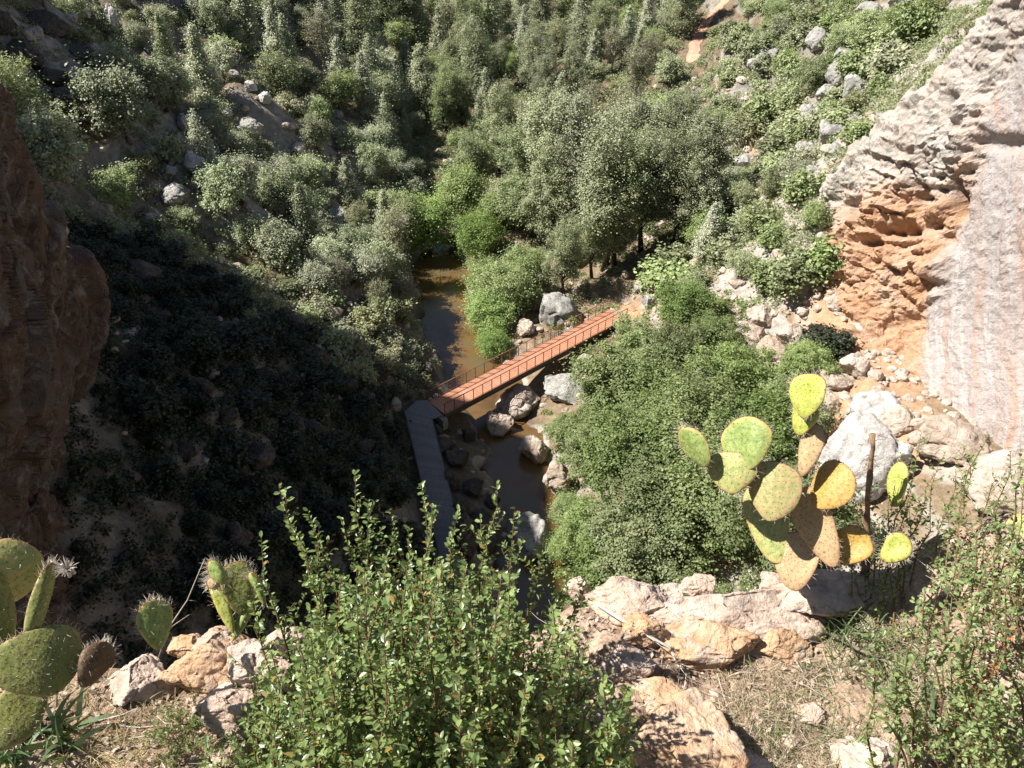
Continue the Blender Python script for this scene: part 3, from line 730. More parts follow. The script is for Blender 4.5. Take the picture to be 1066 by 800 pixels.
# ------------------------------------------------------------------ boulders
ROCK = {}
def rock_shape(seed, sub=5, cuts=14, rough=1.):
    bm = bmesh.new(); bmesh.ops.create_icosphere(bm, subdivisions=sub, radius=1)
    V = np.array([v.co for v in bm.verts]); F = np.array([[v.index for v in f.verts] for f in bm.faces]); bm.free()
    rng = np.random.default_rng(seed)
    for k in range(cuts):
        d = unit(1, rng)[0]; h = rng.uniform(.52, .86); q = V @ d; ex = np.maximum(q - h, 0); V = V - ex[:, None] * d * .96
    Nn = vnormals(V, F)
    f1, f2, cid = worley(V * 2.2 + seed * 3.1); 
    V = V + Nn * ((cid - .5) * .10 - .05 * sstep(.1, 0, f2 - f1) + fbm(V * 1.3 + seed, 4) * .07 + fbm(V * 6 + seed, 3) * .02)[:, None] * rough
    return V, F
for s in range(7):
    V, F = rock_shape(s + 3, 5, 24, 1.1)
    for mk in ('rock_shade_dark', 'rock_white', 'rock_grey', 'rock_tan', 'rock_red'): ROCK[(mk, s)] = mesh_np('boulder', V, F, M[mk], smooth=True)
def boulder(u, v, w, h, mk, label=None, word=None, depth=None, rz=None, sink=.25, var=None, name='boulder', p=None):
    if p is None: p = hit(u, v + h * .35)
    t = np.linalg.norm(p) ; fwd = p[1] * cP - p[2] * sP
    sx = w * fwd / FPX / 2 / .8; sy = (depth or (w + h) / 2) * fwd / FPX / 2 / .8; sz = h * fwd / FPX / 2 / .8 / .85
    o = ob(name, ROCK[(mk, var if var is not None else random.randrange(7))])
    o.location = (p[0], p[1], tz(p[0], p[1]) + sz * (.75 - sink)); o.scale = (sx, sy, sz)
    o.rotation_euler = (random.uniform(-.2, .2), random.uniform(-.2, .2), rz if rz is not None else random.uniform(-.4, .4))
    o['category'] = 'boulder'; o['group'] = 'boulders on the canyon slopes'
    if label: o['label'] = label
    else: PLACED.append((o, word or {'rock_grey': 'grey rock outcrop', 'rock_tan': 'tan weathered boulder', 'rock_red': 'reddish boulder'}[mk], u, v))
    KEEP.append((p[0], p[1], max(sx, sy) * .6)); return o
boulder(581, 327, 54, 40, 'rock_grey', 'large pale grey boulder leaning just above the red footbridge', var=0)
boulder(716, 326, 38, 30, 'rock_grey', 'blocky grey boulder on the bank right of the footbridge', var=1)
boulder(614, 390, 36, 30, 'rock_tan', 'tan boulder under the footbridge near its right end', var=2)
boulder(592, 404, 60, 20, 'rock_grey', 'flat grey slab of rock below the footbridge', var=3)
boulder(535, 424, 52, 32, 'rock_tan', 'wide sunlit tan boulder just below the middle of the footbridge', var=4)
boulder(521, 443, 28, 30, 'rock_tan', 'narrow sunlit tan boulder standing in the water below footbridge', var=5)
boulder(558, 471, 28, 28, 'rock_tan', 'pale tan boulder at the pool edge left of the leafy trees', var=6)
boulder(578, 500, 30, 30, 'rock_tan', 'low tan rock half under the left rim of the leafy trees', var=2)
boulder(549, 562, 42, 44, 'rock_grey', 'smooth shaded grey boulder at the near end of the pool', var=1)
boulder(486, 560, 30, 46, 'rock_shade_dark', 'dark shaded boulder between boardwalk and pool', var=2)
boulder(411, 424, 14, 14, 'rock_grey', 'small round grey rock beside the boardwalk corner', var=4)
boulder(207, 173, 21, 23, 'rock_white', 'bright white boulder alone on the left slope', var=5)
boulder(121, 28, 13, 26, 'rock_white', 'pale rock spike catching sun near the top left corner', var=6)
boulder(212, 406, 34, 20, 'rock_shade_dark', 'rounded boulder in the dark shade of the left slope', var=0)
boulder(270, 478, 34, 22, 'rock_shade_dark', 'grey boulder in deep shade left of the boardwalk', var=1)
boulder(150, 284, 40, 16, 'rock_shade_dark', 'blue grey rock in shade beside the left cliff edge', var=2)
boulder(598, 262, 26, 22, 'rock_red', 'pinkish rock at the foot of the two-trunked tree', var=3)
boulder(432, 262, 14, 12, 'rock_grey', 'small grey rock behind the bright creek bend', var=2)
boulder(664, 300, 14, 12, 'rock_grey', 'small white rock right of the upper bridge end', var=4)
boulder(675, 316, 16, 12, 'rock_grey', 'light grey rock between bridge end and blocky boulder', var=0)
boulder(528, 335, 22, 14, 'rock_tan', 'tan rock among bushes on the creek island', var=5)
boulder(546, 344, 20, 14, 'rock_tan', 'tan rock close above the middle of the footbridge', var=1)
boulder(893, 470, 100, 84, 'rock_white', 'large bleached white rock face behind the prickly pear', depth=70, var=4, sink=.55)
boulder(912, 432, 60, 44, 'rock_white', 'smaller white rock on top of the large bleached rock face', depth=50, var=1, sink=.5)
boulder(985, 455, 90, 36, 'rock_tan', 'pinkish rock shelf at the foot of the striped cliff', depth=60, var=2, sink=.5)
boulder(1035, 500, 100, 50, 'rock_tan', 'tan rock ledge at the right edge below the striped cliff', depth=70, var=4, sink=.5)
random.seed(21)
for (u, v, w, h) in [(752, 338, 44, 30), (778, 352, 40, 26), (800, 368, 46, 28), (766, 372, 36, 24), (826, 352, 34, 24), (790, 328, 30, 22), (838, 384, 42, 26), (868, 396, 40, 26), (812, 398, 44, 26), (782, 396, 34, 22), (742, 356, 30, 22),
                     (852, 420, 44, 30), (890, 380, 30, 22), (895, 330, 24, 18), (868, 318, 22, 16), (930, 440, 40, 26), (905, 420, 36, 22), (828, 424, 36, 24)]:
    boulder(u, v, w, h, 'rock_tan', word='blocky tan rock', sink=.4)
for (u, v, w, h) in [(792, 62, 34, 22), (848, 42, 26, 22), (870, 78, 30, 26), (862, 100, 22, 20), (886, 96, 24, 30), (842, 124, 26, 26), (862, 140, 24, 22), (838, 160, 26, 20), (775, 168, 26, 14), (800, 150, 22, 12),
                     (905, 12, 26, 14), (940, 4, 26, 16), (820, 20, 26, 12), (888, 128, 20, 16), (845, 182, 22, 16), (754, 158, 18, 12), (878, 60, 18, 16), (726, 178, 16, 12), (868, 158, 16, 14)]:
    boulder(u, v, w, h, 'rock_grey', word='pale grey rock outcrop', sink=.45)
for (u, v, w, h) in [(40, 36, 16, 12), (15, 60, 14, 10), (60, 80, 16, 10), (75, 20, 14, 10), (245, 80, 18, 10), (262, 92, 16, 10), (192, 130, 12, 16), (276, 104, 14, 12), (235, 120, 14, 10), (330, 110, 16, 10), (312, 155, 14, 10),
                     (375, 145, 18, 10), (384, 160, 12, 10), (182, 182, 12, 10), (232, 176, 16, 12), (160, 228, 22, 10), (290, 240, 14, 10), (352, 120, 12, 9)]:
    boulder(u, v, w, h, 'rock_white', word='small pale rock', sink=.3)
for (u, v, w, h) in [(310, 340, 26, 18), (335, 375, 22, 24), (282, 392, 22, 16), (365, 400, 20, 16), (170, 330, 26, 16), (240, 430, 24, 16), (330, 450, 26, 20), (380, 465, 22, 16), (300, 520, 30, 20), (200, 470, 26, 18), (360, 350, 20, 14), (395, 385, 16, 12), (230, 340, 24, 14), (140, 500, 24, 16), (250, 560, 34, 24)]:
    boulder(u, v, w, h, 'rock_shade_dark', word='shaded dark rock', sink=.45)
random.seed(77)
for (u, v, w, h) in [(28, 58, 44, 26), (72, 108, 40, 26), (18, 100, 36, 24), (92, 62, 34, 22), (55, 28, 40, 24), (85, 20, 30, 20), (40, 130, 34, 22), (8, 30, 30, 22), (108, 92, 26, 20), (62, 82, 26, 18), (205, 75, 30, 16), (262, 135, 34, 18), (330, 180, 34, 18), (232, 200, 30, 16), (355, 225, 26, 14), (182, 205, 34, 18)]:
    boulder(u, v, w, h, 'rock_shade_dark' if v < 135 and u < 120 else 'rock_grey', word='rugged slope rock', sink=.45)
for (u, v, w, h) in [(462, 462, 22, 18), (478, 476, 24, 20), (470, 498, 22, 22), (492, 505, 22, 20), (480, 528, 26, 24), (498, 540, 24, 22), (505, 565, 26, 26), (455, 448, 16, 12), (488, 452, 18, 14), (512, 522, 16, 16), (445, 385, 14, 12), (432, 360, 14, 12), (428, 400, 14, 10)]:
    boulder(u, v, w, h, 'rock_shade_dark', word='shaded streamside rock', sink=.4)
# small stones as one mass
rng = np.random.default_rng(5); SV = []; SF = []; n0 = 0
base = [rock_shape(40 + k, 2, 8, 1.) for k in range(4)]
for _ in range(4200):
    if rng.random() < .45: x, y = rng.uniform(14, 34), rng.uniform(34, 100)
    else: x, y = rng.uniform(-45, 34), rng.uniform(30, 115)
    if seg_dist(x, y, (-8.1, 50.2), (-4.1, 34.5)) < 1.3 or seg_dist(x, y, (-6.5, 50.2), (10.7, 65)) < 1.4 or seg_dist(x, y, (-4.1, 34.5), (-3.1, 22)) < 1.3: continue
    Vb, Fb = base[rng.integers(4)]; s = rng.uniform(.12, .5) * (1 + (rng.random() < .1)); a = rng.uniform(0, 6.28)
    Q = Vb * np.array([1, rng.uniform(.6, 1), rng.uniform(.4, .8)]) * s
    Q = np.stack([Q[:, 0] * math.cos(a) - Q[:, 1] * math.sin(a), Q[:, 0] * math.sin(a) + Q[:, 1] * math.cos(a), Q[:, 2]], 1)
    SV.append(Q + np.array([x, y, tz(x, y) + .12 * s])); SF.append(Fb + n0); n0 += len(Vb)
o = ob('rubble', mesh_np('rubble', np.concatenate(SV), np.concatenate(SF), M['rock_tan'])); tag(o, 'loose pale stones strewn over the canyon slopes', 'rubble', kind='stuff')

# ------------------------------------------------------------------ trees, placed on the built hillside
random.seed(33)
# dirt trail climbing away at the top
tp = [hit(u, v) for (u, v) in [(721, 66), (722, 52), (727, 38), (735, 25), (746, 12), (756, 0), (764, -14), (775, -30)]]
fine = []
for a, b in zip(tp[:-1], tp[1:]):
    for q in np.linspace(0, 1, 14, endpoint=False): fine.append(a + (b - a) * q)
fine = np.array(fine); T_ = np.gradient(fine, axis=0); S_ = np.stack([T_[:, 1], -T_[:, 0]], 1); S_ /= np.linalg.norm(S_, axis=1, keepdims=True)
Vt = []
for i, p in enumerate(fine):
    for k in np.linspace(-.85, .85, 7): q = p[:2] + S_[i] * (k + .15 * math.sin(i * .6)); Vt.append((q[0], q[1], tz(q[0], q[1]) + .10 - .06 * abs(k)))
    KEEP.append((p[0], p[1], 1.5))
M['trail'] = plain_mat('trail_dirt', (.40, .20, .13), (.52, .30, .21), 1.2, .95, .03)
tag(ob('trail', mesh_np('trail', np.array(Vt), grid_faces(len(fine), 7), M['trail'])), 'narrow red dirt trail climbing the slope at the top', 'trail', kind='structure')
for (u, v) in ((721, 80), (721, 95), (724, 108), (735, 45), (738, 60), (745, 35), (752, 45), (758, 22), (712, 90)): 
    p = hit(u, v); KEEP.append((p[0], p[1], 1.6))
def T(kind, u, v, s, label=None, **kw):
    p = hit(u, v); return add_tree(kind, p[0], p[1], s, label, **kw)
# leafy trees on the right bank
for (x, y, s, lab) in [(11.0, 53.6, .72, 'leafy green tree just below the right end of the footbridge'), (13.2, 50.5, .85, None), (8.6, 47.5, .85, 'leafy green tree directly right of the pool boulder'), (15.8, 57.5, .7, None), (13.5, 43, .95, None), (8.8, 39.5, .9, None),
                       (17.6, 47.5, .75, None), (12.6, 35, .95, None), (8.2, 32.5, .85, None), (17.2, 38.5, .8, None), (16.5, 31, .9, None), (6.0, 43.6, .6, None), (20.0, 41.5, .6, None), (5.6, 36.8, .6, None), (6.0, 31.5, .7, None), (22.5, 46.5, .5, None), (10.5, 28, .8, None), (5.8, 47.3, .45, None), (17.5, 54, .6, None), (19, 50, .5, None), (11, 45, .8, None), (12, 39.5, .8, None), (14.8, 34, .8, None), (9.3, 43.5, .7, None), (10, 35.5, .8, None)]:
    add_tree('sycamore', x, y, s, lab)
add_tree('willow', 4.6, 47.8, .5, 'small yellow green bush-like tree at the left rim of the leafy trees')
# creekside
T('willow', 508, 350, .8, 'bright green tree on the island just above the footbridge', sink=.3); T('willow', 530, 325, .95, None); T('willow', 548, 300, .8, None); T('willow', 514, 372, .5, None, sink=.2); T('willow', 510, 318, .8, None)
T('willow', 446, 262, 1.25, 'large bright olive tree above the creek bend', sz=1.1); T('willow', 420, 250, .9); T('willow', 480, 232, 1.15); T('willow', 500, 270, .9); T('willow', 520, 245, 1.0)
T('tall', 628, 282, 1.40, 'tall two-trunked evergreen tree right of the valley middle', var=0)
T('tall', 640, 278, 1.19); T('tall', 600, 240, 1.31); T('tall', 668, 262, 1.25); T('tall', 700, 262, 1.19); T('tall', 725, 235, 1.19); T('tall', 570, 232, 1.38); T('tall', 655, 215, 1.25)
T('grey', 562, 205, 1.40); T('grey', 588, 180, 1.29); T('grey', 640, 165, 1.23); T('grey', 700, 75, 1.23); T('grey', 660, 120, 1.12); T('grey', 375, 255, 0.62); T('grey', 545, 170, 1.12); T('grey', 355, 310, 0.50); T('grey', 395, 330, 0.50)
T('rust', 672, 178, 1.0, 'rust brown drying tree in the valley right of the middle')
p = hit(575, 560); add_tree('willow', 4.2, 40.5, .45, 'small bright bush-like tree leaning over the dark pool'); add_tree('willow', 3.9, 36.5, .42, 'lowest small bright tree at the pool edge, left of the leafy trees')
T('oak', 480, 168, .75, 'dark rounded tree in shadow above the bright olive trees')
print('scatter', 
 scatter([(470, 300), (470, 200), (430, 130), (520, 60), (760, 60), (740, 190), (740, 290), (690, 320), (560, 310)], 66, {'tall': 3, 'oak': 3, 'willow': 1.4, 'cypress': 2, 'juniper': 2, 'grey': 1.4}, (.7, 1.1), f=.7),
 scatter([(340, 120), (300, -40), (760, -40), (740, 60), (520, 70), (430, 135)], 95, {'pine': 3, 'cypress': 3, 'oak': 1.5, 'tall': 2, 'grey': 1, 'juniper': 1.5}, (.75, 1.2), f=.75),
 scatter([(30, 200), (0, 130), (0, -40), (340, -40), (440, 150), (430, 260), (440, 320), (300, 300), (180, 250)], 92, {'juniper': 5, 'cypress': 1.0, 'oak': 1.2}, (.5, 1.05), f=.95),
 scatter([(690, 330), (740, 180), (760, -40), (1000, -60), (860, 180), (860, 300)], 40, {'juniper': 2, 'oak': 3}, (.4, .75), f=.9))
T('juniper', 135, 150, 1.35, 'largest grey green tree high on the left slope'); T('juniper', 165, 120, 1.1); T('juniper', 70, 195, 1.1, 'round sunlit tree just right of the left cliff top'); T('juniper', 255, 215, .9); T('juniper', 345, 285, .8)
print('bank', scatter([(330, 330), (420, 330), (432, 380), (420, 420), (370, 400), (300, 345)], 18, {'sage': 2, 'shrub': 3}, (1.1, 1.9), False, f=.6),
 scatter([(330, 250), (410, 255), (425, 330), (330, 320)], 9, {'juniper': 3, 'grey': 1}, (.55, .85), f=.8))
print('shrubs',
 scatter([(20, 250), (0, 130), (0, -60), (340, -60), (430, 150), (410, 360), (300, 330), (180, 270)], 95, {'shrub': 4, 'oakscrub': 1.5, 'sage': 2}, (.8, 1.7), False, f=.75),
 scatter([(660, 325), (740, 180), (740, -60), (1030, -60), (860, 200), (862, 310), (800, 325)], 150, {'shrub': 2, 'oakscrub': 5, 'sage': .5}, (1.3, 2.5), False, f=.6),
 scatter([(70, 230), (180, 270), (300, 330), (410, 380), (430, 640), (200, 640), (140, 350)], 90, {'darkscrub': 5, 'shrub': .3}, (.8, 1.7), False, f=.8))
for (u, v, s, k) in [(848, 366, 1.7, 'darkscrub'), (866, 374, 1.4, 'darkscrub')]:
    p = hit(u, v); add_shrub(k, p[0], p[1], s, 'dark rounded shrub on the tan bank, %s of the touching pair' % ('left' if u < 860 else 'right'))
# nothing stands in front of the trail
for o in [q for q in COL.objects if q.get('category') in ('tree', 'shrub')]:
    hh = 9.5 * o.scale[2] if o['category'] == 'tree' else 1.5 * o.scale[2]; rr_ = (2.6 if o['category'] == 'tree' else 1.) * o.scale[0]
    u0, v0 = proj(o.location); _, v1 = proj(o.location + Vector((0, 0, hh))); ppm = (v0 - v1) / hh
    if any(abs(proj(q)[0] - u0) < rr_ * ppm and v1 - 3 < proj(q)[1] < v0 for q in fine[:70:5]) and o.location.y < 150 and abs(u0 - 735) < 60:
        PLACED[:] = [q for q in PLACED if q[0] is not o]
        for c_ in list(o.children): bpy.data.objects.remove(c_)
        bpy.data.objects.remove(o)
# low brush as one mass
def clear_mask(x, y, r):
    k = np.ones(len(x), bool)
    for a, b, m_ in (((-7.5, 50.2), (13, 67), 1.2), ((-8.1, 50.2), (-4.1, 34.5), 1.35), ((-4.1, 34.5), (-3.1, 22), 1.35)):
        d = (b[0] - a[0], b[1] - a[1]); t = np.clip(((x - a[0]) * d[0] + (y - a[1]) * d[1]) / (d[0] ** 2 + d[1] ** 2), 0, 1)
        k &= np.hypot(x - a[0] - t * d[0], y - a[1] - t * d[1]) > m_ + r * .8
    for a, b in zip(fine[::8], fine[8::8]):
        k &= np.hypot(x - (a[0] + b[0]) / 2, y - (a[1] + b[1]) / 2) > 1.6 + r
    d, w = creek_dist(x, y); k &= ~((d < w + .2 + r * .4) & (y < 90)); return k
def brush(name, n, box, mat, label, size, nl, hgt, seed):
    x0, x1, y0, y1, s0, s1, thr, off = box
    rng = np.random.default_rng(seed); x = rng.uniform(x0, x1, n); y = rng.uniform(y0, y1, n); sc = rng.uniform(s0, s1, n)
    k = (fbm(np.stack([x * .13 + off, y * .13, 0 * x + 3.], 1), 3) > thr) & clear_mask(x, y, sc); x, y, sc = x[k], y[k], sc[k]
    C = []; D = []
    for xx, yy, s in zip(x, y, sc):
        k = int(nl * s); d = unit(k, rng); d[:, 2] = np.abs(d[:, 2])
        r = s * (.5 + .5 * rng.random(k))[:, None]
        c = d * r * np.array([1, 1, hgt]) + rng.normal(size=(k, 3)) * .12 * s; c[:, 0] += xx; c[:, 1] += yy; c[:, 2] += tz(xx, yy)
        C.append(c); D.append(d + unit(k, rng) * .7)
    V, F = quads(np.concatenate(C), np.concatenate(D), size, rng, 1.7)
    o = ob(name, mesh_np(name, V, F, mat)); tag(o, label, name.replace('_', ' '), kind='stuff')
def samp(x0, x1, y0, y1, s0, s1, thr=.0, off=0.): return (x0, x1, y0, y1, s0, s1, thr, off)
brush('low_brush', 4600, samp(-64, -7, 52, 130, .35, .9, -.45), M['shrub'], 'low grey green brush covering the sunlit left slope', .12, 130, .8, 1)
brush('valley_undergrowth', 3600, samp(-20, 34, 66, 175, .4, 1.0, -.5, 9), M['oak'], 'green undergrowth between the valley trees', .15, 110, .8, 2)
brush('slope_brush', 4200, samp(15, 48, 56, 130, .4, 1.1, -.4, 5), M['shrub'], 'low green brush between rocks on the right slope', .12, 130, .7, 3)
brush('shaded_brush', 4200, samp(-38, -5.6, 10, 52, .35, .9, -.45, 7), M['dark_shade_scrub'], 'dark low brush in the shade of the left slope', .12, 120, .7, 4)
brush('bank_undergrowth', 500, samp(3, 22, 28, 68, .3, .8, -.3, 2), M['sycamore'], 'green undergrowth beneath the leafy trees', .12, 120, .8, 5)
# thin pale fallen trunk lying across the slope left of the creek
a, b = hit(346, 303), hit(424, 303)
o = MB().tube([a + np.array([0, 0, 1.3]), (a + b) / 2 + np.array([0, 0, 1.5]), b + np.array([0, 0, 1.2])], [.06, .05, .04], 6).build('fallen_pole', M['bark_pale'])
tag(o, 'thin pale pole lying across bushes left of the creek bend', 'pole')

# ------------------------------------------------------------------ labels from landmarks
LM = [('the left bridge end', 450, 430), ('the right bridge end', 645, 325), ('the sunlit creek bend', 465, 330), ('the dark rounded shrubs', 857, 352), ('the orange earth gully', 915, 330),
      ('the red dirt trail', 735, 30), ('the left cliff edge', 110, 300), ('the two-trunked tree', 625, 250), ('the bright olive tree', 446, 215), ('the striped cliff crest', 960, 80),
      ('the white boulder', 207, 173), ('the boardwalk middle', 450, 500), ('the top left corner', 0, 0), ('the middle of the top edge', 500, 0), ('the rust brown tree', 672, 140), ('the grey outcrops', 860, 110), ('the largest juniper', 140, 115), ('the blocky grey boulder', 716, 326), ('the right bank trees', 690, 470)]
ORD = ['nearest', 'second', 'third', 'fourth', 'fifth', 'sixth', 'seventh', 'eighth', 'ninth', 'tenth', 'eleventh', 'twelfth', 'thirteenth', 'fourteenth', 'fifteenth', 'sixteenth', 'seventeenth', 'eighteenth', 'nineteenth', 'twentieth']
DIRS = ['to the right', 'to the upper right', 'straight above', 'to the upper left', 'to the left', 'to the lower left', 'straight below', 'to the lower right']
def write_labels():
    bins = {}
    for (o, word, u, v) in PLACED:
        li = min(range(len(LM)), key=lambda k: (LM[k][1] - u) ** 2 + (LM[k][2] - v) ** 2); n, a, b = LM[li]
        d = int(round(math.atan2(b - v, u - a) / (math.pi / 4))) % 8
        bins.setdefault((word, li, d), []).append((math.hypot(u - a, v - b), o))
    for (word, li, d), L_ in bins.items():
        L_.sort(key=lambda q: q[0])
        for k, (_, o) in enumerate(L_):
            if len(L_) == 1: o['label'] = '%s lying %s of %s' % (word, DIRS[d], LM[li][0]) if 'rock' in word or 'boulder' in word else '%s %s of %s' % (word, DIRS[d], LM[li][0])
            else: o['label'] = '%s, %s out from %s %s' % (word, ORD[min(k, 19)], LM[li][0], DIRS[d].replace('straight ', '').replace('to the ', ''))
            o['label'] = o['label'].replace('straight above of', 'straight above').replace('straight below of', 'straight below')
write_labels()
# ------------------------------------------------------------------ the rim the viewer stands on
random.seed(5)
GZ = -2.1
EU = np.array([-300, 0, 120, 180, 300, 400, 520, 600, 700, 760, 890, 960, 1066, 1400]); EV = np.array([700, 705, 700, 690, 672, 660, 645, 628, 628, 618, 612, 590, 560, 520])
_ex = []; _ey = []
for u, v in zip(EU, EV): q = at_z(u, v, GZ); _ex.append(q[0]); _ey.append(q[1])
def edge_y(x): return np.interp(x, _ex, _ey)
def ng(x, y):
    x = np.asarray(x, float); y = np.asarray(y, float)
    z = GZ + .30 * np.maximum(x - .95, 0) + .12 * np.maximum(-x - .9, 0) + .05 * (y < .6) * (.6 - y)
    z = z + .035 * vnoise(np.stack([x.ravel() * 3, y.ravel() * 3, 0 * x.ravel()], 1)).reshape(x.shape) + .02 * vnoise(np.stack([x.ravel() * 9, y.ravel() * 9, 0 * x.ravel()], 1)).reshape(x.shape)
    e = y - edge_y(x) - .05 * vnoise(np.stack([x.ravel() * 4, 0 * x.ravel(), 0 * x.ravel()], 1)).reshape(x.shape)
    return z - .05 * sstep(-.15, 0, e) - 7 * np.maximum(e, 0) ** 1.3
def ngs(x, y): return float(ng(np.array([x]), np.array([y]))[0])
def nhit(u, v, up=0.):
    d = ray(u, v); t = .8
    while t < 4.5:
        p = d * t
        if p[2] - up < ngs(p[0], p[1]): break
        t += .01
    return d * t
xs = np.linspace(-3.6, 3.6, 400); ys = np.linspace(-2.5, 3.1, 320); X, Y = np.meshgrid(xs, ys); Zg = ng(X, Y)
P3 = np.stack([X.ravel(), Y.ravel(), Zg.ravel()], 1)
f1, f2, cid = worley(P3 * 6); P3[:, 2] += (cid - .5) * .018 + fbm(P3 * 14, 3) * .008
P3[:, 1] += fbm(P3 * 5, 3) * .02
m, t = nt('rim_soil'); P = N(t, 'ShaderNodeNewGeometry').outputs['Position']
n1 = noise(t, P, 3, 5, .65); n2 = noise(t, P, 28, 5, .7); n3 = noise(t, P, 120, 3, .7)
c = ramp(t, n1, [(.3, (.24, .16, .105)), (.5, (.38, .27, .19)), (.7, (.52, .40, .30))])
c = mixc(t, 1, c, ramp(t, n2, [(.3, (.5, .48, .46)), (.5, (1, 1, 1)), (.75, (1.25, 1.22, 1.2))]), 'MULTIPLY')
c = mixc(t, 1, c, ramp(t, n3, [(.35, (.7, .7, .7)), (.6, (1.1, 1.1, 1.1))]), 'MULTIPLY')
finish(t, c, .95, mth(t, 'ADD', n2, mth(t, 'MULTIPLY', n3, .3)), .8, .02)
tag(ob('rim_ground', mesh_np('rim_ground', P3, grid_faces(320, 400), m)), 'dry stony ground at the rim of the viewpoint', 'ground', kind='structure')

# rocks of the rim
NR = {}
def near_rock(u, v, w, h, mk, label, seed, depth=None, sink=.3, rz=0, cuts=24, dz=0):
    V, F = rock_shape(seed, 6, cuts, .8); Q = V
    f1, f2, cid = worley(Q * 5); V = V + unit(1, np.random.default_rng(seed))[0] * 0
    Nn = vnormals(V, F); V = V + Nn * (fbm(Q * 5, 4) * .03 + (cid - .5) * .018 - .012 * sstep(.08, 0, f2 - f1))[:, None]
    p = nhit(u, v + h * .3); f = p[1] * cP - p[2] * sP; k = f / FPX / 2 / .8
    sx, sy, sz = w * k, (depth or (w + h) / 2) * k, h * k / .8
    V = V * np.array([sx, sy, sz]); a = rz
    V = np.stack([V[:, 0] * math.cos(a) - V[:, 1] * math.sin(a), V[:, 0] * math.sin(a) + V[:, 1] * math.cos(a), V[:, 2]], 1)
    o = ob('rock', mesh_np('rock', V, F, M[mk], smooth=True)); o.location = (p[0], p[1], p[2] + sz * (.75 - sink) + dz); tag(o, label, 'rock'); return o
near_rock(762, 640, 190, 52, 'rock_near', 'long pale pink rock forming the rim right of the bush', 61, 70, sink=.42)
near_rock(860, 618, 110, 40, 'rock_near', 'pale rock at the foot of the prickly pear on the rim', 62, 60, rz=.2)
near_rock(735, 662, 120, 44, 'rock_near_orange', 'orange tan weathered rock below the long pale rim rock', 63, 60, sink=.5)
near_rock(655, 622, 96, 34, 'rock_near', 'low rough rock on the rim just right of the bush', 64, 50, rz=-.2)
near_rock(602, 612, 26, 18, 'rock_near', 'small pale stone on the rim against the leafy trees', 65)
near_rock(712, 772, 120, 78, 'rock_near_orange', 'orange cracked rock at the bottom edge right of the bush', 66, 110, sink=.55)
near_rock(228, 694, 124, 46, 'rock_near_orange', 'orange pink rock under the heart-shaped cactus', 67, 70)
near_rock(282, 688, 90, 60, 'rock_near', 'pale pink rock half hidden behind the left side of the bush', 68, 70)
near_rock(250, 735, 90, 40, 'rock_near', 'pale stone low at the left foot of the bush', 69, 60)
near_rock(905, 790, 70, 36, 'rock_near', 'light stone at the bottom edge in the dry grass', 70, 60)
near_rock(150, 706, 70, 36, 'rock_near', 'dim brown rock under the round spiny cactus pad', 71, 60)
near_rock(650, 690, 60, 26, 'rock_near', 'small rock in shade beside the grey dead stick', 72, 40)
for k, (u, v, w, h, mk, lab) in enumerate([(692, 618, 44, 20, 'rock_near', 'small pale broken rock on the rim left of the long pale rock'), (724, 607, 36, 22, 'rock_near', 'upright pale rock knob on the rim above the orange tan rock'), (806, 606, 40, 20, 'rock_near', 'pale rock chip on the rim left of the cactus base'),
        (668, 652, 54, 24, 'rock_near_orange', 'flat broken rock beside the top of the dead stick'), (812, 668, 60, 24, 'rock_near_orange', 'flat tan rock in the straw below the long pale rock'), (692, 722, 60, 28, 'rock_near_orange', 'small tan rock just above the orange cracked rock'), (842, 742, 40, 18, 'rock_near', 'small pale stone half buried in the straw'),
        (775, 795, 50, 22, 'rock_near', 'pale stone at the bottom edge right of the orange cracked rock'), (198, 668, 40, 24, 'rock_near_orange', 'small orange rock between the round pad and heart-shaped cactus'), (300, 662, 50, 26, 'rock_near', 'pale stone on the rim behind the left of the bush')]):
    near_rock(u, v, w, h, mk, lab, 140 + k, sink=.45)
# gravel
rng = np.random.default_rng(8); base = [rock_shape(80 + k, 1, 6, 1.) for k in range(3)]; SV = []; SF = []; n0 = 0
for _ in range(1500):
    x, y = rng.uniform(-1.9, 1.9), rng.uniform(.5, 1.75)
    if y > edge_y(x): continue
    Vb, Fb = base[rng.integers(3)]; s = rng.uniform(.003, .014) * (1 + 1.5 * (rng.random() < .06))
    Q = Vb * np.array([1, .8, .6]) * s; SV.append(Q + np.array([x, y, ngs(x, y) + .3 * s])); SF.append(Fb + n0); n0 += len(Vb)
tag(ob('gravel', mesh_np('gravel', np.concatenate(SV), np.concatenate(SF), M['rock_near'])), 'small pebbles scattered over the rim', 'gravel', kind='stuff')

# ------------------------------------------------------------------ leaves, blades and stems
def leaf_mesh(Bs, D, Nn, Ln, W, fold=.25):
    """Bs base points, D leaf directions, Nn face normals, Ln lengths, W widths"""
    D = D / (np.linalg.norm(D, axis=1, keepdims=True) + 1e-9); S = np.cross(D, Nn); S /= np.linalg.norm(S, axis=1, keepdims=True) + 1e-9; U = np.cross(S, D)
    Ln = Ln[:, None]; W = W[:, None] / 2
    V = np.stack([Bs, Bs + D * Ln * .35 + S * W * .85 + U * W * fold, Bs + D * Ln * .72 + S * W * .8 + U * W * fold, Bs + D * Ln - U * W * .15, Bs + D * Ln * .72 - S * W * .8 + U * W * fold, Bs + D * Ln * .35 - S * W * .85 + U * W * fold], 1).reshape(-1, 3)
    k = np.arange(len(Bs))[:, None] * 6
    return V, np.concatenate([k + np.array([[0, 1, 2, 3]]), k + np.array([[0, 3, 4, 5]])])
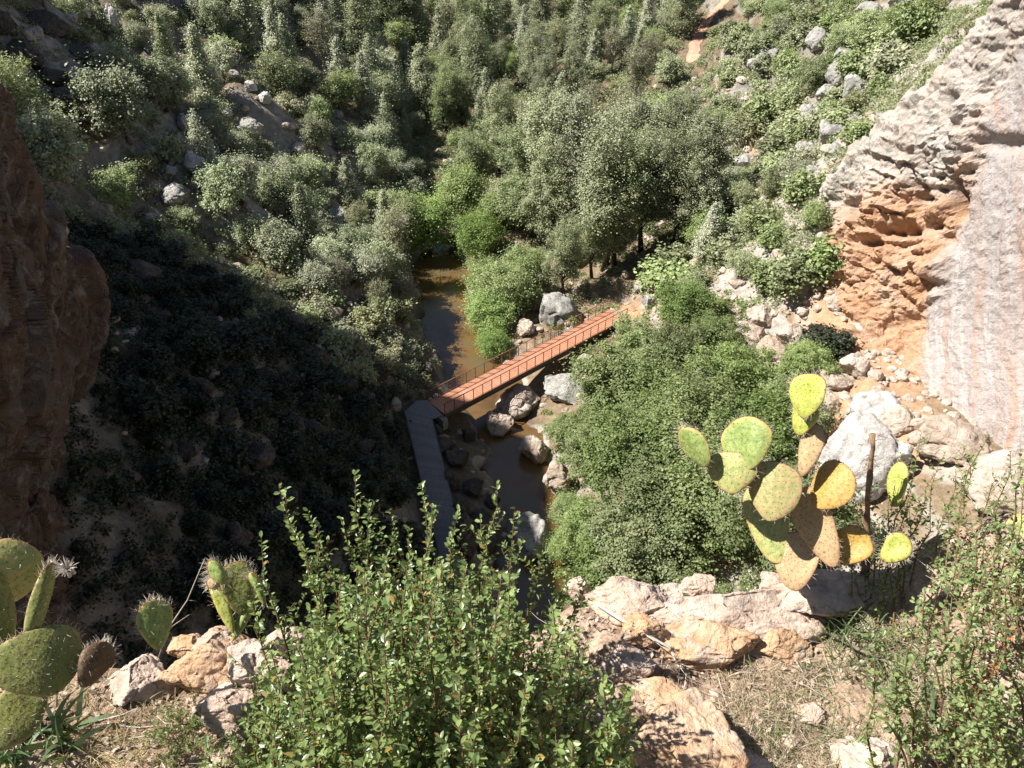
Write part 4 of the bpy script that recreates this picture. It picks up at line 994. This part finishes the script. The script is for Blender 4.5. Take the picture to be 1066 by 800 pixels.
def blades(Bs, D, Ln, W, droop, rng, seg=4):
    n = len(Bs); D = D / np.linalg.norm(D, axis=1, keepdims=True); S = np.cross(D, unit(n, rng)); S /= np.linalg.norm(S, axis=1, keepdims=True) + 1e-9
    rows = []
    for i in range(seg + 1):
        q = i / seg; c = Bs + D * (Ln * q)[:, None]; c[:, 2] -= droop * Ln * q ** 2; w = (W * (1 - q ** 1.7) / 2 + .0002)[:, None]
        rows += [c - S * w, c + S * w]
    V = np.stack(rows, 1).reshape(-1, 3); k = np.arange(n)[:, None] * (2 * seg + 2)
    return V, np.concatenate([k + np.array([[2 * i, 2 * i + 1, 2 * i + 3, 2 * i + 2]]) for i in range(seg)])

def bush(name, shoots, leafm, label, cat, leaf, gap, side, rng, stem_r=.0028, group=None, tuft=False):
    """shoots: list of (base point, tip point); leaves along every shoot and its side twigs"""
    st = MB(); LB = []; LD = []; LN_ = []; LL = []
    base0 = np.mean([s[0] for s in shoots], axis=0)
    def dress(P, sc=1., bare=.12):
        P = np.array(P); seg = np.linalg.norm(np.diff(P, axis=0), axis=1); cum = np.concatenate([[0], np.cumsum(seg)]); tot = cum[-1]; n = int(tot / gap)
        s = (bare + (1 - bare) * (np.arange(n) + rng.random(n)) / max(n, 1)) * tot
        C = np.stack([np.interp(s, cum, P[:, k]) for k in range(3)], 1); T = np.stack([np.interp(np.minimum(s + .01, tot), cum, P[:, k]) for k in range(3)], 1) - C; T /= np.linalg.norm(T, axis=1, keepdims=True) + 1e-6
        for rep in range(2 if tuft else 1):
            r = unit(n, rng); r -= T * (r * T).sum(1)[:, None]; r /= np.linalg.norm(r, axis=1, keepdims=True) + 1e-6
            d = T * rng.uniform(.1, .9, n)[:, None] + r + np.array([0, 0, .1]); LB.append(C); LD.append(d); LN_.append(T * .6 - r * .2 + unit(n, rng) * .75 + np.array([-.15, -.1, .55])); LL.append(leaf * sc * rng.uniform(.55, 1.25, n) * (1.1 - .45 * (s / tot)))
    for b, e in shoots:
        b = np.array(b); e = np.array(e); d = e - b; L_ = np.linalg.norm(d)
        bow = np.array([d[0], d[1], 0]) * .18 + rng.normal(size=3) * .03 * L_; k = 8
        P = [b + d * q + bow * math.sin(q * math.pi) - np.array([0, 0, 1]) * 0 + rng.normal(size=3) * .008 * (0 < q < 1) for q in np.linspace(0, 1, k)]
        st.tube(P, np.linspace(stem_r * (1 + L_), stem_r * .3, k), 4, cap=False); dress(P, 1., .25)
        for _ in range(int(side * L_ / .1)):
            q = rng.uniform(.18, .93); i = q * (k - 1); i0 = int(i); c = P[i0] + (P[min(i0 + 1, k - 1)] - P[i0]) * (i - i0)
            r = unit(1, rng)[0] * np.array([1, 1, .5]); sd_ = d / L_ * .45 + r * 1.1; sl = rng.uniform(.05, .17) * (1.15 - q)
            Q = [c, c + sd_ * sl * .5 + np.array([0, 0, .004]), c + sd_ * sl + np.array([0, 0, .02])]
            st.tube(Q, [stem_r * .5, stem_r * .35, stem_r * .2], 3, cap=False); dress(Q, .92, .05)
    LB, LD, LN_, LL = map(np.concatenate, (LB, LD, LN_, LL))
    V, F = leaf_mesh(LB, LD, LN_, LL, LL * rng.uniform(.5, .68, len(LL)))
    o = empty(name, tuple(base0)); tag(o, label, cat, group)
    so_ = st.build('stems', M['twig'], o, loc=None); so_.location = -Vector(base0)
    lo = ob('leaves', mesh_np('leaves', V, F, leafm), o); lo.location = -Vector(base0)
    return len(LL)

rng = np.random.default_rng(12)
# the big bush at the bottom centre
top_u = [185, 215, 250, 285, 330, 370, 440, 480, 520, 560, 600, 640, 680]; top_v = [800, 770, 730, 665, 614, 590, 574, 576, 590, 615, 655, 695, 740]
shoots = []
def near_tip(u, v, y): d = ray(u, v); return d * (y / d[1])
def bbase(u, y): x = (u - 533) / FPX * 2.1; x = x * .62 - .1; yy = min(y, edge_y(x) - .05); return np.array([x, yy, ngs(x, yy) - .02])
for (u, v, y) in [(290, 506, 1.25), (300, 540, 1.2), (332, 545, 1.2), (272, 560, 1.15), (370, 490, 1.3), (383, 520, 1.25), (405, 530, 1.3), (438, 504, 1.35), (450, 525, 1.3), (478, 530, 1.3), (517, 503, 1.4), (536, 528, 1.35), (545, 560, 1.3), (565, 572, 1.35), (500, 540, 1.3), (425, 548, 1.25), (356, 540, 1.3), (470, 560, 1.3), (590, 592, 1.3), (268, 600, 1.15), (612, 600, 1.3), (395, 560, 1.3), (320, 530, 1.2)]:
    shoots.append((bbase(u, y * .8), near_tip(u, v, y)))
for _ in range(340):
    u = np.clip(430 + rng.normal() * 120, 215, 655); v0 = np.interp(u, top_u, top_v); v = v0 + (830 - v0) * rng.random() ** 1.25; y = rng.uniform(.78, 1.32) - (v - 560) * .0009
    y = max(y, .55); tip = near_tip(u, v, y)
    if tip[2] < GZ + .05: continue
    b = bbase(u + rng.normal() * 50, y * .8 + .05 * rng.normal()); shoots.append((b, tip))
print('bush', bush('leafy_bush', shoots, M['near_leaf'], 'large bush with small oval green leaves and upright shoots at bottom centre', 'bush', .0225, .0082, 1.7, rng))
# thin trailing side shoots of the bush to the right
# right-hand shrub
shoots = []
for (u, v, y) in [(1030, 452, 1.75), (1008, 500, 1.7), (985, 470, 1.8), (960, 448, 1.85), (938, 470, 1.8), (1052, 470, 1.6), (1075, 450, 1.5), (1090, 480, 1.5), (965, 520, 1.7), (920, 540, 1.7), (1045, 520, 1.5), (1010, 540, 1.6), (985, 560, 1.6), (1060, 560, 1.5), (940, 560, 1.6), (1110, 520, 1.4), (1020, 470, 1.7), (1040, 495, 1.6), (995, 490, 1.75), (972, 495, 1.75), (950, 500, 1.7), (1066, 500, 1.5), (1025, 530, 1.6), (930, 520, 1.65), (912, 500, 1.7), (1058, 535, 1.5)]:
    x = (u - 533) / FPX * 2.1 * .95 + .1; yy = min(edge_y(x) - .08, y * .8); shoots.append((np.array([x, yy, ngs(x, yy) - .02]), near_tip(u, v, y)))
for _ in range(175):
    u = rng.uniform(915, 1160); v0 = np.interp(u, [915, 960, 1010, 1160], [660, 600, 560, 520]); v = v0 + (830 - v0) * rng.random(); y = rng.uniform(1.0, 1.6) - (v - 560) * .0009
    x = (u - 533) / FPX * 1.9 * 1.0 + .05; tip = near_tip(u, v, y)
    if tip[2] < ngs(tip[0], min(tip[1], edge_y(tip[0]) - .1)) + .04: continue
    if u < 985 and v > 660 and rng.random() < .85: continue
    yy = min(edge_y(x) - .08, y * .85); shoots.append((np.array([x, yy, ngs(x, yy) - .02]), tip))
print('shrub', bush('leafy_bush', shoots, M['near_leaf2'], 'loose green shrub with thin pale stems along the right edge', 'bush', .021, .0100, 1.3, rng, .0022))
# small fine-leaved plant left of the big bush
shoots = []
for _ in range(60):
    u = rng.uniform(180, 290); v = rng.uniform(735, 800); p = nhit(u, v); shoots.append((p, p + np.array([rng.normal() * .05, rng.normal() * .05 - .02, rng.uniform(.05, .14)])))
bush('small_plant', shoots, M['near_leaf2'], 'small fine-leaved grey green plant left of the big bush', 'plant', .008, .004, 1.5, rng, .001)

# ------------------------------------------------------------------ grass, litter, sticks
def tuft(name, u, v, n, ln, w, mat, label, cat, spread=.05, droop=.5, tilt=.6, seed=0, base=None):
    r_ = np.random.default_rng(seed); p = nhit(u, v) if base is None else base
    Bs = p + r_.normal(size=(n, 3)) * np.array([spread, spread, .003]); D = r_.normal(size=(n, 3)) * tilt; D[:, 2] = np.abs(D[:, 2]) * .3 + 1
    V, F = blades(Bs - p, D, ln * r_.uniform(.5, 1.1, n), w * r_.uniform(.7, 1.2, n), droop, r_, 5)
    o = ob(name, mesh_np(name, V, F, mat)); o.location = p; tag(o, label, cat); return o
tuft('grass_tuft', 905, 672, 150, .20, .0042, M['green_grass'], 'tuft of long green grass blades at the right end of the rim rock', 'grass', .05, .55, .5, 1)
tuft('grass_tuft', 876, 668, 90, .17, .003, M['green_grass'], 'thinner green grass tuft beside the pale rim rock', 'grass', .04, .5, .5, 2)
tuft('grass_tuft', 800, 760, 110, .17, .0022, M['green_grass'], 'thin green grass tuft amid dry grass near the bottom edge', 'grass', .07, .5, .6, 3)
tuft('grass_tuft', 668, 628, 60, .08, .0025, M['green_grass'], 'small bright green tuft on the rim beside the bush', 'grass', .03, .4, .5, 4)
tuft('grass_tuft', 690, 790, 50, .13, .002, M['dry_grass'], 'dry straw tuft beside the orange cracked rock', 'grass', .04, .5, .6, 5)
tuft('yucca', 60, 775, 34, .26, .017, M['yucca'], 'dark green strap-leaved yucca at the bottom left corner', 'yucca', .03, .45, .9, 6)
tuft('yucca', 20, 792, 22, .2, .014, M['yucca'], 'smaller dark yucca partly cut off at the bottom left edge', 'yucca', .03, .45, .9, 7)
tuft('yucca', 968, 752, 14, .17, .017, M['yucca'], 'small green yucca rosette at lower right below the grass tuft', 'yucca', .01, .3, .8, 8)
r_ = np.random.default_rng(3)
def field(n, poly, ln, w, mat, name, label, seed, droop=.45, tilt=.8):
    r_ = np.random.default_rng(seed); Bs = []
    while len(Bs) < n:
        u = r_.uniform(min(p[0] for p in poly), max(p[0] for p in poly)); v = r_.uniform(min(p[1] for p in poly), max(p[1] for p in poly))
        if not inpoly(u, v, poly): continue
        d = ray(u, v); p = d * (GZ / d[2])
        if p[1] > edge_y(p[0]) - .02: continue
        if fbm(np.array([[p[0] * 5, p[1] * 5, seed]]), 2)[0] < -.25: continue
        Bs.append((p[0], p[1], ngs(p[0], p[1])))
    Bs = np.array(Bs); D = r_.normal(size=(n, 3)) * tilt; D[:, 2] = np.abs(D[:, 2]) * .4 + .55
    V, F = blades(Bs, D, ln * r_.uniform(.4, 1.2, n), w * r_.uniform(.6, 1.2, n), droop, r_, 4)
    tag(ob(name, mesh_np(name, V, F, mat)), label, name.replace('_', ' '), kind='stuff')
field(5200, [(760, 640), (900, 640), (1000, 700), (1010, 815), (760, 815), (740, 720)], .09, .0018, M['dry_grass'], 'dry_grass', 'dry straw grass covering the rim at lower right', 1)
field(1500, [(760, 700), (960, 680), (1010, 815), (740, 815)], .07, .002, M['green_grass'], 'short_grass', 'short green grass mixed into the straw', 2)
field(1500, [(60, 700), (330, 700), (330, 815), (60, 815)], .07, .0016, M['dry_grass'], 'straw', 'dry straw stems on the ground at lower left', 4)
# leaf litter and fine dead twigs
n = 20000; x = r_.uniform(-2.6, 3.2, n); y = r_.uniform(.3, 2.4, n); k = y < edge_y(x) - .01; x, y = x[k], y[k]; n = len(x)
C = np.stack([x, y, ng(x, y) + .006 + r_.random(n) * .012], 1); Nn = unit(n, r_) * .7 + np.array([0, 0, 1]); V, F = quads(C, Nn, .011, r_, 1.9)
tag(ob('leaf_litter', mesh_np('leaf_litter', V, F, M['litter'])), 'dry fallen leaves covering the rim ground', 'leaf litter', kind='stuff')
mb = MB()
for _ in range(900):
    xx, yy = r_.uniform(-1.6, 1.7), r_.uniform(.6, 1.65)
    if yy > edge_y(xx) - .03: continue
    a = r_.uniform(0, 6.28); l = r_.uniform(.03, .14); p = np.array([xx, yy, ngs(xx, yy) + .008]); d = np.array([math.cos(a), math.sin(a), r_.uniform(-.05, .25)]) * l
    mb.tube([p, p + d * .5 + r_.normal(size=3) * .006, p + d], [.0013, .0011, .0006], 3, cap=False)
tag(mb.build('twig_litter', M['dead_wood']), 'thin broken twigs lying on the rim ground', 'twigs', kind='stuff')
def stick(px, rad, mat, label, up=.02, forks=2, seed=0, name='dead_stick'):
    rg = np.random.default_rng(seed); P = [nhit(u, v) + np.array([0, 0, up + e]) for (u, v, e) in px]; mb = MB(); n = len(P)
    mb.tube(P, np.linspace(rad, rad * .45, n), 6)
    for _ in range(forks):
        i = rg.integers(0, n - 1); c = P[i] + (P[i + 1] - P[i]) * rg.random(); d = (P[-1] - P[0]); d = d / np.linalg.norm(d); e = c + (d * .6 + unit(1, rg)[0] * .6) * rg.uniform(.05, .12)
        mb.tube([c, (c + e) / 2 + rg.normal(size=3) * .004, e], [rad * .45, rad * .35, rad * .15], 4)
    tag(mb.build(name, mat, smooth=True), label, 'stick')
stick([(622, 640, .03), (645, 655, .03), (668, 668, .025), (695, 682, .02), (715, 694, .01)], .0065, M['dead_wood'], 'bleached grey dead stick lying right of the bush', forks=5, seed=1)
stick([(862, 668, .02), (890, 684, .02), (930, 702, .02), (955, 716, .015), (985, 730, .01)], .007, M['bark'], 'brown dead stick lying across the dry grass', forks=3, seed=2)
stick([(620, 720, .05), (680, 706, .05), (720, 700, .03)], .0022, M['dead_wood'], 'thin pale twig trailing right from the bush in shadow', forks=6, seed=3)
# leaning dry stalk on the left
p0 = nhit(160, 700); mb = MB(); P = [p0, near_tip(175, 655, p0[1] + .03), near_tip(195, 625, p0[1] + .05), near_tip(213, 582, p0[1] + .07)]
mb.tube(P, [.004, .0035, .003, .0018], 5); mb.tube([P[1], near_tip(197, 640, p0[1] + .03)], [.002, .001], 4); mb.tube([p0, near_tip(146, 692, p0[1])], [.003, .0015], 4)
mb.tube([P[2], near_tip(205, 626, p0[1] + .06)], [.0014, .0007], 3)
tag(mb.build('dry_stalk', M['dead_wood'], smooth=True), 'pale dry stalk leaning up right between two small cacti', 'stalk')
# dead forked twigs standing by the stems (pale branch below the pad cluster)
# reddish flower stalk
p0 = nhit(985, 790); fs = empty('flower_stalk', tuple(p0)); tag(fs, 'thin leaning stalk with rust red seed heads at the lower right edge', 'flower stalk')
P = [p0, near_tip(1005, 745, p0[1] + .02), near_tip(1028, 705, p0[1] + .05), near_tip(1052, 662, p0[1] + .08)]
so_ = MB().tube(P, [.003, .0026, .002, .0012], 5).build('stem', M['twig'], fs); so_.location = -Vector(p0)
M['rust_flower'] = plain_mat('rust_flower', (.30, .08, .04), (.5, .2, .1), 40, .8, .001)
C = []; 
for i in range(240):
    q = r_.random() ** .9 * 3; i0 = min(int(q), 2); c = P[i0] + (P[i0 + 1] - P[i0]) * (q - i0); 
    if q > .5: C.append(c + r_.normal(size=3) * .007)
V, F = quads(np.array(C), unit(len(C), r_), .0075, r_, 1.3); fo = ob('seed_heads', mesh_np('seed_heads', V, F, M['rust_flower']), fs); fo.location = -Vector(p0)

# ------------------------------------------------------------------ prickly pears
def pad_mat(name, c1, c2, blot=None, rim=None):
    m, t = nt(name); P = N(t, 'ShaderNodeTexCoord').outputs['Object']; n = noise(t, P, 14, 5, .65); n2 = noise(t, P, 60, 3, .6)
    c = ramp(t, n, [(.3, c1), (.7, c2)])
    a = N(t, 'ShaderNodeAttribute', _attribute_name='rim').outputs['Fac']
    if rim: c = mixc(t, mth(t, 'MULTIPLY', a, .9), c, rim)
    if blot: c = mixc(t, ramp(t, noise(t, P, 60, 6, .8), [(.50, (0, 0, 0)), (.60, (.9, .9, .9))]), c, blot)
    sp = N(t, 'ShaderNodeTexVoronoi', Scale=55.); L(t, P, sp.inputs['Vector'])
    c = mixc(t, ramp(t, sp.outputs['Distance'], [(.10, (.75, .75, .75)), (.22, (0, 0, 0))]), c, tuple(q * .45 for q in c1))
    p = N(t, 'ShaderNodeBsdfPrincipled', Roughness=.5); p.inputs['Specular IOR Level'].default_value = .3; L(t, c, p.inputs['Base Color'])
    b = N(t, 'ShaderNodeBump', Strength=.8, Distance=.004); L(t, mth(t, 'ADD', n2, mth(t, 'MULTIPLY', n, .8)), b.inputs['Height'])
    c = mixc(t, 1, c, ramp(t, n2, [(.3, (.72, .7, .66)), (.6, (1.06, 1.05, 1.04))]), 'MULTIPLY'); L(t, c, p.inputs['Base Color']); L(t, b.outputs[0], p.inputs['Normal'])
    tr = N(t, 'ShaderNodeBsdfTranslucent'); L(t, c, tr.inputs['Color']); mx = N(t, 'ShaderNodeMixShader', Fac=.22); L(t, p.outputs[0], mx.inputs[1]); L(t, tr.outputs[0], mx.inputs[2])
    o = N(t, 'ShaderNodeOutputMaterial'); L(t, mx.outputs[0], o.inputs[0]); return m
PM = {'green': pad_mat('pad_green', (.22, .30, .08), (.32, .39, .12), None, (.62, .45, .16)),
      'yellow': pad_mat('pad_yellow', (.36, .40, .07), (.48, .49, .12), (.30, .36, .09), (.66, .50, .16)),
      'orange': pad_mat('pad_orange', (.50, .32, .06), (.58, .40, .12), (.32, .17, .07), (.62, .36, .12)),
      'cork': pad_mat('pad_cork', (.50, .36, .20), (.58, .46, .24), (.36, .19, .11), (.50, .26, .15)),
      'pale': pad_mat('pad_pale', (.32, .38, .12), (.43, .46, .18), (.50, .32, .13), (.58, .38, .18)),
      'olive': pad_mat('pad_olive', (.20, .23, .06), (.30, .33, .10), (.14, .10, .05), (.42, .36, .14)),
      'speckled': pad_mat('pad_speckled', (.36, .38, .14), (.46, .44, .18), (.50, .27, .17), (.55, .33, .18)),
      'brown': pad_mat('pad_brown', (.14, .09, .05), (.24, .15, .09), (.07, .05, .03), None)}
M['spine'] = plain_mat('spine', (.62, .54, .42), (.78, .70, .58), 30, .6, .0005)
M['spine_brown'] = plain_mat('areole', (.20, .09, .04), (.32, .17, .08), 30, .8, .0005)
def pad(parent, P0, u, v, y, w, h, roll=0., yaw=0., tilt=0., mat='green', seed=0, spines=1., taper=.26, th=None, sq=2.0):
    """u,v,y: centre; w,h in photo pixels at that distance; roll in the picture plane, yaw/tilt turn its face"""
    r_ = np.random.default_rng(seed + 900); c = near_tip(u, v, y); f = c[1] * cP - c[2] * sP; W = w * f / FPX / 2; H = h * f / FPX / 2; T_ = (th or .022) / 2
    toward = -c / np.linalg.norm(c); side = np.cross(np.array([0, 0, 1.]), toward); side /= np.linalg.norm(side); up = np.cross(toward, side)
    Rm = Matrix(np.stack([side, up, toward], 1).tolist()) @ (Matrix.Rotation(-R(roll), 3, 'Z') @ Matrix.Rotation(R(yaw), 3, 'Y') @ Matrix.Rotation(R(tilt), 3, 'X')); Rm = np.array(Rm)
    nr, na = 14, 40; th_ = np.arange(na) / na * 2 * math.pi; wob = 1 + .035 * np.sin(2 * th_ + r_.uniform(0, 6)) + .03 * np.sin(3 * th_ + r_.uniform(0, 6)) + .015 * np.sin(5 * th_ + r_.uniform(0, 6))
    def surf(rr, tt, wb, sgn):
        ct, s_ = np.cos(tt), np.sin(tt); ly = rr * s_ * wb; lx = rr * ct * wb * (1 + taper * ly - .05)
        q = np.minimum(rr, 1) ** 2.6; lz = sgn * T_ * np.sqrt(np.maximum(1 - q, 0)) * (1 + .15 * np.sin(lx * 3 + seed) * np.cos(ly * 3)) + .012 * np.sin(lx * 2.2 + seed) * min(1, W * 12)
        return np.stack([lx * W, ly * H, lz], -1)
    rows = [surf(np.full(na, math.sin(k / nr * math.pi / 2)), th_, wob, 1.) for k in range(1, nr + 1)] + [surf(np.full(na, math.sin(k / nr * math.pi / 2)), th_, wob, -1.) for k in range(nr - 1, 0, -1)]
    V = np.concatenate([surf(np.zeros(1), np.zeros(1), np.ones(1), 1.)] + rows + [surf(np.zeros(1), np.zeros(1), np.ones(1), -1.)])
    F4 = []; nn = len(rows)
    for k in range(nn - 1):
        a = 1 + k * na + np.arange(na); b = 1 + k * na + (np.arange(na) + 1) % na; F4.append(np.stack([a, a + na, b + na, b], 1))
    F4 = np.concatenate(F4); a = 1 + np.arange(na); b = 1 + (np.arange(na) + 1) % na; F3 = np.concatenate([np.stack([np.zeros(na, int), a, b], 1), np.stack([np.full(na, len(V) - 1), b + (nn - 1) * na, a + (nn - 1) * na], 1)])
    rim = np.concatenate([[0], np.concatenate([np.full(na, math.sin(min(k, 2 * nr - k) / nr * math.pi / 2) ** 14) for k in range(1, 2 * nr)]), [0]])
    loc = c - P0; me = mesh_np('pad', V @ Rm.T, [F4, F3], PM[mat], smooth=True); attr(me, 'rim', rim); po = ob('pad', me, parent, tuple(loc))
    sm = MB(); g = .017; pts_ = []
    ny = int(H / g) + 2; nx = int(W / g) + 2
    for j in range(-ny, ny + 1):
        for i in range(-nx, nx + 1):
            lx = (i + .5 * (j % 2)) * g + r_.normal() * .0012; ly = j * g * .87 + r_.normal() * .0012; yy = ly / H; xx = lx / W / (1 + taper * yy - .05); rr = math.hypot(xx, yy)
            if rr < .93:
                for sg in (1., -1.): pts_.append((surf(np.array([rr]), np.array([math.atan2(yy, xx)]), np.ones(1), sg)[0], np.array([xx * .35, yy * .35, sg]), .8, 2))
    for k in range(0, na * 2):
        tt = k / na * math.pi; top = max(0, math.sin(tt) + .35); 
        if r_.random() < .35 + .5 * top: pts_.append((surf(np.array([.995]), np.array([tt]), np.interp([tt % (2 * math.pi)], th_, wob), r_.choice([-1., 1.]))[0], np.array([math.cos(tt), math.sin(tt), r_.normal() * .3]), 1.1 + .5 * top, 3))
    br_ = MB()
    for (q, d, k, ns) in pts_:
        d = d / np.linalg.norm(d); br_.tube([q - d * .0005, q + d * .0022], [.0017 * k, .0006], 4)
        for _ in range(ns):
            if r_.random() > spines * (.22 if k < 1 else .7): continue
            e = d + unit(1, r_)[0] * .75; e /= np.linalg.norm(e); sm.tube([q, q + e * r_.uniform(.008, .024) * (.45 + .35 * k)], [.0003, .00012], 3, cap=False)
    Vs = np.concatenate(sm.V) if sm.V else np.zeros((0, 3)); Vb = np.concatenate(br_.V); Fs = np.concatenate(sm.F4) if sm.V else np.zeros((0, 4), int); Fb = np.concatenate(br_.F4) + len(Vs)
    ob('spines', mesh_np('spines', np.concatenate([Vs, Vb]) @ Rm.T, np.concatenate([Fs, Fb]), [M['spine'], M['spine_brown']], midx=[0] * len(Fs) + [1] * len(Fb)), po)
    return po
def cactus(label, bu, bv, pads):
    P0 = nhit(bu, bv); o = empty('prickly_pear', tuple(P0)); tag(o, label, 'cactus', 'prickly pear cacti on the rim')
    for k, q in enumerate(pads):
        lab = q.pop('label', None); p = pad(o, P0, seed=int(bu + 13 * k), **q)
        if lab: p['label'] = lab
    return o
D_ = dict
cactus('tall prickly pear with green yellow and orange pads at the right', 835, 622, [
    D_(u=840, v=412, y=1.64, w=47, h=46, mat='yellow', yaw=-32, label='top yellow green pad with a dark split'),
    D_(u=837, v=434, y=1.66, w=36, h=40, mat='yellow', yaw=-34),
    D_(u=776, v=463, y=1.62, w=54, h=58, mat='green', roll=-6, yaw=-14, label='largest round green pad'),
    D_(u=724, v=466, y=1.62, w=32, h=48, mat='green', roll=-42, yaw=-30, label='small tilted yellow pad on the far left of the cactus'),
    D_(u=762, v=492, y=1.58, w=56, h=42, mat='pale', roll=-18, yaw=-12),
    D_(u=865, v=507, y=1.55, w=54, h=54, mat='orange', roll=12, yaw=-36, label='round bright orange pad'),
    D_(u=806, v=512, y=1.53, w=54, h=64, mat='speckled', roll=-16, yaw=-12, label='brownish speckled pad'),
    D_(u=843, v=468, y=1.60, w=26, h=56, mat='cork', roll=-4, yaw=-30),
    D_(u=799, v=545, y=1.58, w=44, h=84, mat='pale', roll=-38, yaw=-20, tilt=-10),
    D_(u=828, v=584, y=1.47, w=46, h=62, mat='cork', roll=-10, yaw=-20),
    D_(u=850, v=548, y=1.50, w=46, h=84, mat='cork', roll=-42, yaw=-36),
    D_(u=934, v=505, y=1.72, w=22, h=46, mat='yellow', roll=-12, yaw=-30, spines=.4),
    D_(u=884, v=570, y=1.46, w=36, h=50, mat='orange', roll=30, yaw=-4),
    D_(u=932, v=572, y=1.42, w=28, h=34, mat='yellow', roll=20, yaw=-4, label='yellow pad half hidden by the shrub')])
cactus('single pale green prickly pear pad at the right edge', 1062, 610, [D_(u=1060, v=556, y=1.62, w=34, h=44, mat='pale', roll=10, yaw=-15), D_(u=1058, v=592, y=1.6, w=24, h=40, mat='pale', roll=-5)])
cactus('large prickly pear with broad shaded olive pads at the left edge', 45, 740, [
    D_(u=14, v=594, y=1.22, w=78, h=56, mat='pale', roll=-70, yaw=-25, label='sunlit pale green pad at the left edge'),
    D_(u=42, v=690, y=1.02, w=92, h=70, mat='olive', roll=18, yaw=14, th=.028, label='broad olive pad with dark blotches'),
    D_(u=-6, v=632, y=1.12, w=42, h=80, mat='olive', roll=10, yaw=20),
    D_(u=40, v=632, y=1.12, w=24, h=92, mat='olive', roll=42, yaw=35),
    D_(u=98, v=692, y=1.05, w=36, h=46, mat='brown', roll=60, yaw=20),
    D_(u=20, v=742, y=.95, w=80, h=50, mat='olive', roll=-30, yaw=10)])
cactus('small round spiny cactus pad on a dim rock left of the stalk', 160, 690, [D_(u=162, v=650, y=1.2, w=43, h=50, mat='green', roll=14, yaw=28, spines=1.3)])
cactus('heart-shaped cactus with a thick yellow green stem on orange rock', 232, 672, [
    D_(u=248, v=612, y=1.22, w=36, h=56, mat='olive', roll=6, yaw=30, label='shaded middle pad'),
    D_(u=231, v=630, y=1.19, w=13, h=62, mat='yellow', roll=-2, yaw=20, taper=.05, spines=.6),
    D_(u=226, v=596, y=1.19, w=15, h=28, mat='green', roll=-12, taper=.1),
    D_(u=222, v=608, y=1.18, w=11, h=13, mat='cork', roll=-20, taper=.1),
    D_(u=255, v=640, y=1.19, w=14, h=52, mat='green', roll=46, taper=.1, yaw=-10),
    D_(u=268, v=612, y=1.2, w=12, h=36, mat='green', roll=-4, taper=.1, spines=.8)])
# withered flower head on the left pear
p = near_tip(70, 592, 1.16); C = p + rng.normal(size=(260, 3)) * np.array([.013, .01, .012]); 
mb = MB()
for q in range(110):
    d = unit(1, rng)[0]; d[2] = abs(d[2]); mb.tube([p + d * .004, p + d * rng.uniform(.012, .034)], [.001, .0003], 3, cap=False)
for q in range(9):
    d = unit(1, rng)[0] * .012; mb.tube([p + d - np.array([0, 0, .012]), p + d * 1.2 + np.array([0, 0, .004])], [.005, .003], 5)
pl = [o for o in COL.objects if o.name.startswith('prickly_pear') and 'left edge' in o.get('label', '')][0]
wo = mb.build('withered_bud', M['dead_wood'], pl); wo.location = -pl.location; wo['label'] = 'pale withered spiny bud'
# dead brown stump beside the orange pad
p0 = nhit(900, 612); mb = MB(); P = [p0, near_tip(897, 560, 1.64), near_tip(901, 520, 1.68), near_tip(904, 488, 1.70), near_tip(908, 452, 1.72)]
mb.tube([P[0] + (P[-1] - P[0]) * q + rng.normal(size=3) * .004 for q in np.linspace(0, 1, 16)], [.016 * (.55 + .5 * rng.random()) * (1 - .35 * q) for q in np.linspace(0, 1, 16)], 9)
M['stump'] = plain_mat('stump', (.10, .06, .035), (.34, .22, .13), 45, .9, .003)
for q in range(50):
    i = rng.integers(1, 4); c = P[i] + (P[i + 1] - P[i]) * rng.random() + rng.normal(size=3) * .01; mb.tube([c, c + rng.normal(size=3) * .014], [.0015, .0005], 3, cap=False)
tag(mb.build('dead_stump', M['stump'], smooth=True), 'dark brown dead cactus stem standing right of the orange pad', 'dead stem')
# ------------------------------------------------------------------ light
SUN_EL, SUN_AZ = R(50), math.atan2(.06, -1.0)   # azimuth as an angle from +X
sd = Vector((math.cos(SUN_EL) * math.cos(SUN_AZ), math.cos(SUN_EL) * math.sin(SUN_AZ), math.sin(SUN_EL)))
sun = bpy.data.lights.new('sun', 'SUN'); sun.energy = 5.0; sun.angle = R(.53); sun.color = (1, .97, .915)
so = bpy.data.objects.new('sun', sun); COL.objects.link(so); so.location = (0, 0, 80)
so.rotation_euler = (-sd).to_track_quat('-Z', 'Y').to_euler()
w = bpy.data.worlds.new('World'); scene.world = w; w.use_nodes = True; wt = w.node_tree
sky = wt.nodes.new('ShaderNodeTexSky'); sky.sky_type = 'NISHITA'; sky.sun_disc = False
sky.sun_elevation = SUN_EL; sky.sun_rotation = math.pi / 2 - SUN_AZ; sky.air_density = 1.; sky.dust_density = .6
bg = wt.nodes['Background']; bg.inputs['Strength'].default_value = .05
wt.links.new(sky.outputs[0], bg.inputs['Color'])
scene.view_settings.view_transform = 'Standard'; scene.view_settings.look = 'None'
scene.view_settings.exposure = 1.12; scene.view_settings.gamma = 1
scene.cycles.max_bounces = 5; scene.cycles.diffuse_bounces = 2; scene.cycles.transmission_bounces = 3
scene.cycles.use_denoising = True
try: scene.cycles.sample_clamp_indirect = 4
except Exception: pass
